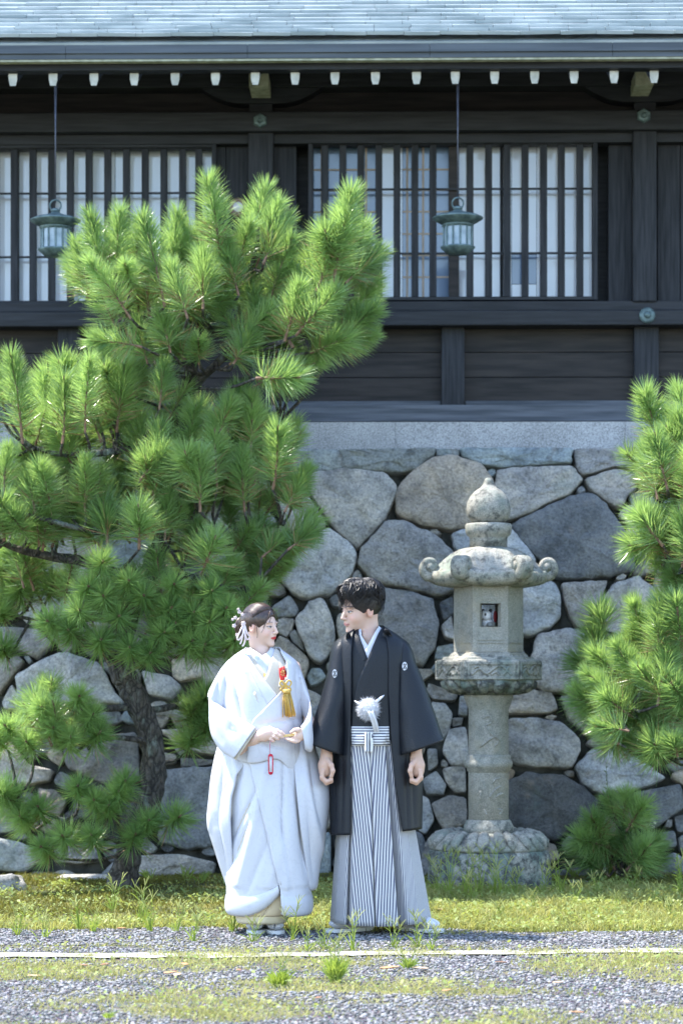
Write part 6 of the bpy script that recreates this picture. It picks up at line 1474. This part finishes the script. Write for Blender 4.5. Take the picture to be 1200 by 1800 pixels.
# ------------------------------------------------------------------ weeds, tufts, fallen leaves
WEED = leaf_mat('weed_leaf', (0.13, 0.20, 0.03), (0.32, 0.40, 0.09), 6, 0.45, 0.5, 0.35)
WEEDY = leaf_mat('weed_seed_head', (0.28, 0.32, 0.10), (0.46, 0.47, 0.20), 6, 0.4, 0.6, 0.3)
def ribbon(mb, pts, w):
    pts = [Vector(p) for p in pts]; sd = (pts[-1]-pts[0]).cross(Vector((random.gauss(0, .4), -1, random.gauss(0, .3)))); sd = sd.normalized() if sd.length > 1e-6 else Vector((1, 0, 0)); k = len(mb.v); n = len(pts)
    for i, p in enumerate(pts):
        ww = w*(1-(i/(n-1))**2*0.92)*(0.6+0.4*min(1, i*2/n)); mb.v += [tuple(p-sd*ww), tuple(p+sd*ww)]
    for i in range(n-1): mb.f.append((k+2*i, k+2*i+1, k+2*i+3, k+2*i+2))
def arc(b, az, h, out, n=6, droop=0.35):
    return [b + Vector((math.cos(az)*out*t, math.sin(az)*out*t, h*(t - droop*t*t*t))) for t in np.linspace(0, 1, n)]
def tuft(name, x, y, h, spread, n, w, label, cat, group=None, heads=0):
    if heads and h >= 0.188 and h not in (0.2, 0.22, 0.24): label = 'tallest ' + label.replace('tall ', '').replace('tallest ', '')
    b = G(x, y); b.z = gz(b.x, b.y); t = empty(name, b, label, cat, group); mb = MB(); o = Vector((0, 0, 0))
    for i in range(n):
        az = random.random()*6.283; k = 0.5+0.6*random.random()
        ribbon(mb, arc(o + Vector((random.gauss(0, spread*.12), random.gauss(0, spread*.12), -0.004)), az, h*k, spread*(0.2+0.8*random.random())), w*(0.7+0.6*random.random()))
    mb.build('leaves', WEED, t, world=False)
    if heads:
        st = MB(); sd = MB()
        for i in range(heads):
            az = random.random()*6.283; pth = arc(o, az, h*random.uniform(1.0, 1.5), spread*random.uniform(.2, .7), 6, .15); st.tube(pth, [0.0016]*5+[0.001], 5)
            for q in pth[2:5]:
                a2 = random.random()*6.28; ribbon(mb2 := MB(), arc(q, a2, h*0.28, h*0.3, 5), w*0.8); st.add(mb2.v, mb2.f)
            for k in range(random.choice((3, 4, 5))):
                a2 = random.random()*6.283; sd.tube(arc(pth[-1]-Vector((0, 0, 0.004*k)), a2, 0.055, 0.035*random.uniform(.5, 1.3), 5, .2), [0.0012, 0.0018, 0.0018, 0.0016, 0.0008], 5)
        st.build('stalks', WEED, t, world=False); sd.build('seed_heads', WEEDY, t, world=False)['kind'] = 'stuff'
    return t
tuft('grass_tuft', 490, 1735, 0.11, 0.075, 150, 0.0028, 'bright green grass tuft, darker one below the white line before the bride', 'grass tuft', None, 2)
tuft('grass_tuft', 588, 1728, 0.16, 0.080, 190, 0.0030, 'tallest bright green grass tuft below the white line between the couple', 'grass tuft', None, 4)
tuft('grass_tuft', 716, 1706, 0.075, 0.060, 70, 0.0026, 'small green grass tuft below the white line before the striped trousers', 'grass tuft', None, 2)
tuft('grass_tuft', 190, 1792, 0.05, 0.04, 40, 0.0024, 'tiny green grass tuft on gravel far left of the couple', 'grass tuft')
WG = 'seeding weeds along the path'
for (x, y, h) in ((140,1636,.13),(250,1628,.19),(265,1640,.14),(200,1612,.14),(340,1655,.11),(30,1645,.10),(80,1650,.09),(410,1640,.12),(310,1640,.1),(165,1640,.1)):
    tuft('seeding_weed', x, y, h, 0.07, 14, 0.0028, 'seeding weed on the moss between the pine and the gravel path', 'weed', 'weeds on the moss by the path', 3)
for (x, y, h) in ((515,1652,.15),(445,1655,.08),(570,1668,.10),(620,1672,.14),(690,1668,.10),(735,1665,.12),(760,1672,.09),(540,1670,.08)):
    tuft('seeding_weed', x, y, h, 0.07, 12, 0.0026, 'seeding weed on the gravel in front of the couple\'s feet', 'weed', 'weeds before the feet', 3)
for (x, y, h) in ((770,1580,.16),(790,1584,.22),(818,1582,.22),(840,1580,.24),(868,1582,.26),(880,1585,.2),(905,1580,.12),(955,1580,.15),(985,1582,.2),(830,1590,.12)):
    tuft('seeding_weed', x, y, h, 0.09, 12, 0.0030, 'tall seeding weed at the foot of the stone lantern', 'weed', 'weeds round the lantern base', 4)
for (x, y, h) in ((1195,1585,.2),(1110,1580,.1),(1050,1584,.09),(1150,1600,.08),(1010,1600,.08),(940,1610,.07),(1080,1612,.07),(880,1620,.06),(1180,1620,.07)):
    tuft('seeding_weed', x, y, h, 0.06, 12, 0.0026, 'seeding weed in the lawn right of the stone lantern', 'weed', 'weeds in the lawn', 3)
for (x, y, h, n) in ((1010,1545,.12,14),(1075,1550,.16,16),(1140,1552,.12,14),(330,1552,.14,12),(262,1556,.12,12),(355,1560,.12,10),(120,1562,.08,10)):
    tuft('leafy_weed', x, y, h, 0.09, n, 0.0048, 'dim leafy weed in the shade along the foot of the wall', 'weed', 'shaded weeds along the wall')
# flowering weed by the sapling
fw = empty('flowering_weed', G(1150, 1548), 'tall thin weed topped with tiny cream flowers before the wall', 'weed'); fw.location.z = 0
h0 = (P(1139, 1448, fw.location.y) - Vector(fw.location)); mb = MB(); mb.tube([(0, 0, 0), h0*0.5+Vector((0.01, 0, 0)), h0], [0.004, 0.003, 0.002], 6)
for k in range(12):
    q = h0*(0.2+0.06*k); ribbon(mb, arc(q, random.random()*6.28, 0.03, 0.08, 5), 0.006)
mb.build('stem', WEED, fw, world=False); fl = MB()
for k in range(60):
    c = h0 + Vector((random.gauss(0, .028), random.gauss(0, .02), random.gauss(0, .018))); fl.lathe([(0.001, -.003), (0.006, 0), (0.004, 0.004), (0.001, 0.005)], c, 6)
fl.build('flowers', basic('cream_flower', (0.62, 0.62, 0.42), (0.72, 0.72, 0.55), 30, 0.7, bmp=0), fw, world=False)['kind'] = 'stuff'
for (x, y, yt) in ((1068, 1552, 1340), (1192, 1590, 1500)):
    b = G(x, y); b.z = 0; t = empty('thin_weed', b, 'slender upright weed with small leaves %s' % ('against the wall beside the sapling' if x < 1100 else 'at the lawn edge below the cut-off pine'), 'weed'); hh = P(x-4, yt, b.y) - b
    mb = MB(); mb.tube([(0, 0, 0), hh*0.5+Vector((0.015, 0, 0)), hh], [0.004, 0.003, 0.0015], 6)
    for k in range(26): ribbon(mb, arc(hh*(0.1+0.034*k), random.random()*6.28, 0.02, 0.05*(1-k/40), 5), 0.004)
    mb.build('stem', leaf_mat('thin_weed_leaf', (0.06, 0.10, 0.03), (0.14, 0.19, 0.06), 6, 0.35) if x < 1100 else WEED, t, world=False)
# fallen leaves
LEAFM = [basic('dry_leaf_orange', (0.34, 0.17, 0.08), (0.45, 0.26, 0.14), 20, 0.7), basic('dry_leaf_tan', (0.50, 0.34, 0.22), (0.62, 0.46, 0.32), 20, 0.7), basic('dry_leaf_brown', (0.20, 0.10, 0.06), (0.30, 0.17, 0.10), 20, 0.7)]
LN = ['orange', 'tan', 'brown']
for i, (x, y, s, m, where) in enumerate(((300,1718,.045,0,'on gravel'),(312,1722,.04,1,'on gravel'),(685,1712,.055,0,'below the white line'),(738,1712,.04,1,'below the white line'),(214,1639,.03,0,'on the path edge'),(325,1700,.04,0,'on gravel'),(150,1702,.035,2,'on gravel'),(185,1700,.03,2,'on gravel'),(785,1750,.03,0,'on gravel'),(980,1733,.03,1,'on gravel'),(1075,1622,.03,0,'in the lawn'),(955,1612,.03,2,'in the lawn'),(1012,1786,.03,0,'on gravel'),(420,1712,.03,2,'on gravel'),(1100,1765,.025,1,'on gravel'),(770,1612,.035,1,'in the lawn'),(60,1720,.03,1,'on gravel'),(560,1762,.025,2,'on gravel'),(880,1700,.028,2,'below the white line'))):
    b = G(x, y); b.z = gz(b.x, b.y) + 0.016; v = []; f = []; nn = 7; a0 = random.random()*6.28
    for j in range(nn):
        t = j/(nn-1); w = math.sin(math.pi*min(0.97, t*0.95+0.03))**0.8*0.42
        for k in (-1, 0, 1):
            X, Y = (t-0.5)*2, k*w; z = 0.16*abs(k)*w*2 + 0.35*(t-0.5)**2 + 0.05*random.random()
            v.append(((X*math.cos(a0)-Y*math.sin(a0))*s, (X*math.sin(a0)+Y*math.cos(a0))*s, z*s))
    for j in range(nn-1):
        for k in (0, 1): f.append((j*3+k, j*3+k+1, j*3+k+4, j*3+k+3))
    o = obj('fallen_leaf', mesh('fallen_leaf', v, f, smooth=True), LEAFM[m], solid=0.0006); o.location = b
    tag(o, 'dry %s leaf fallen %s' % (LN[m], where), 'leaf', 'fallen leaves, %s %s' % (LN[m], where))
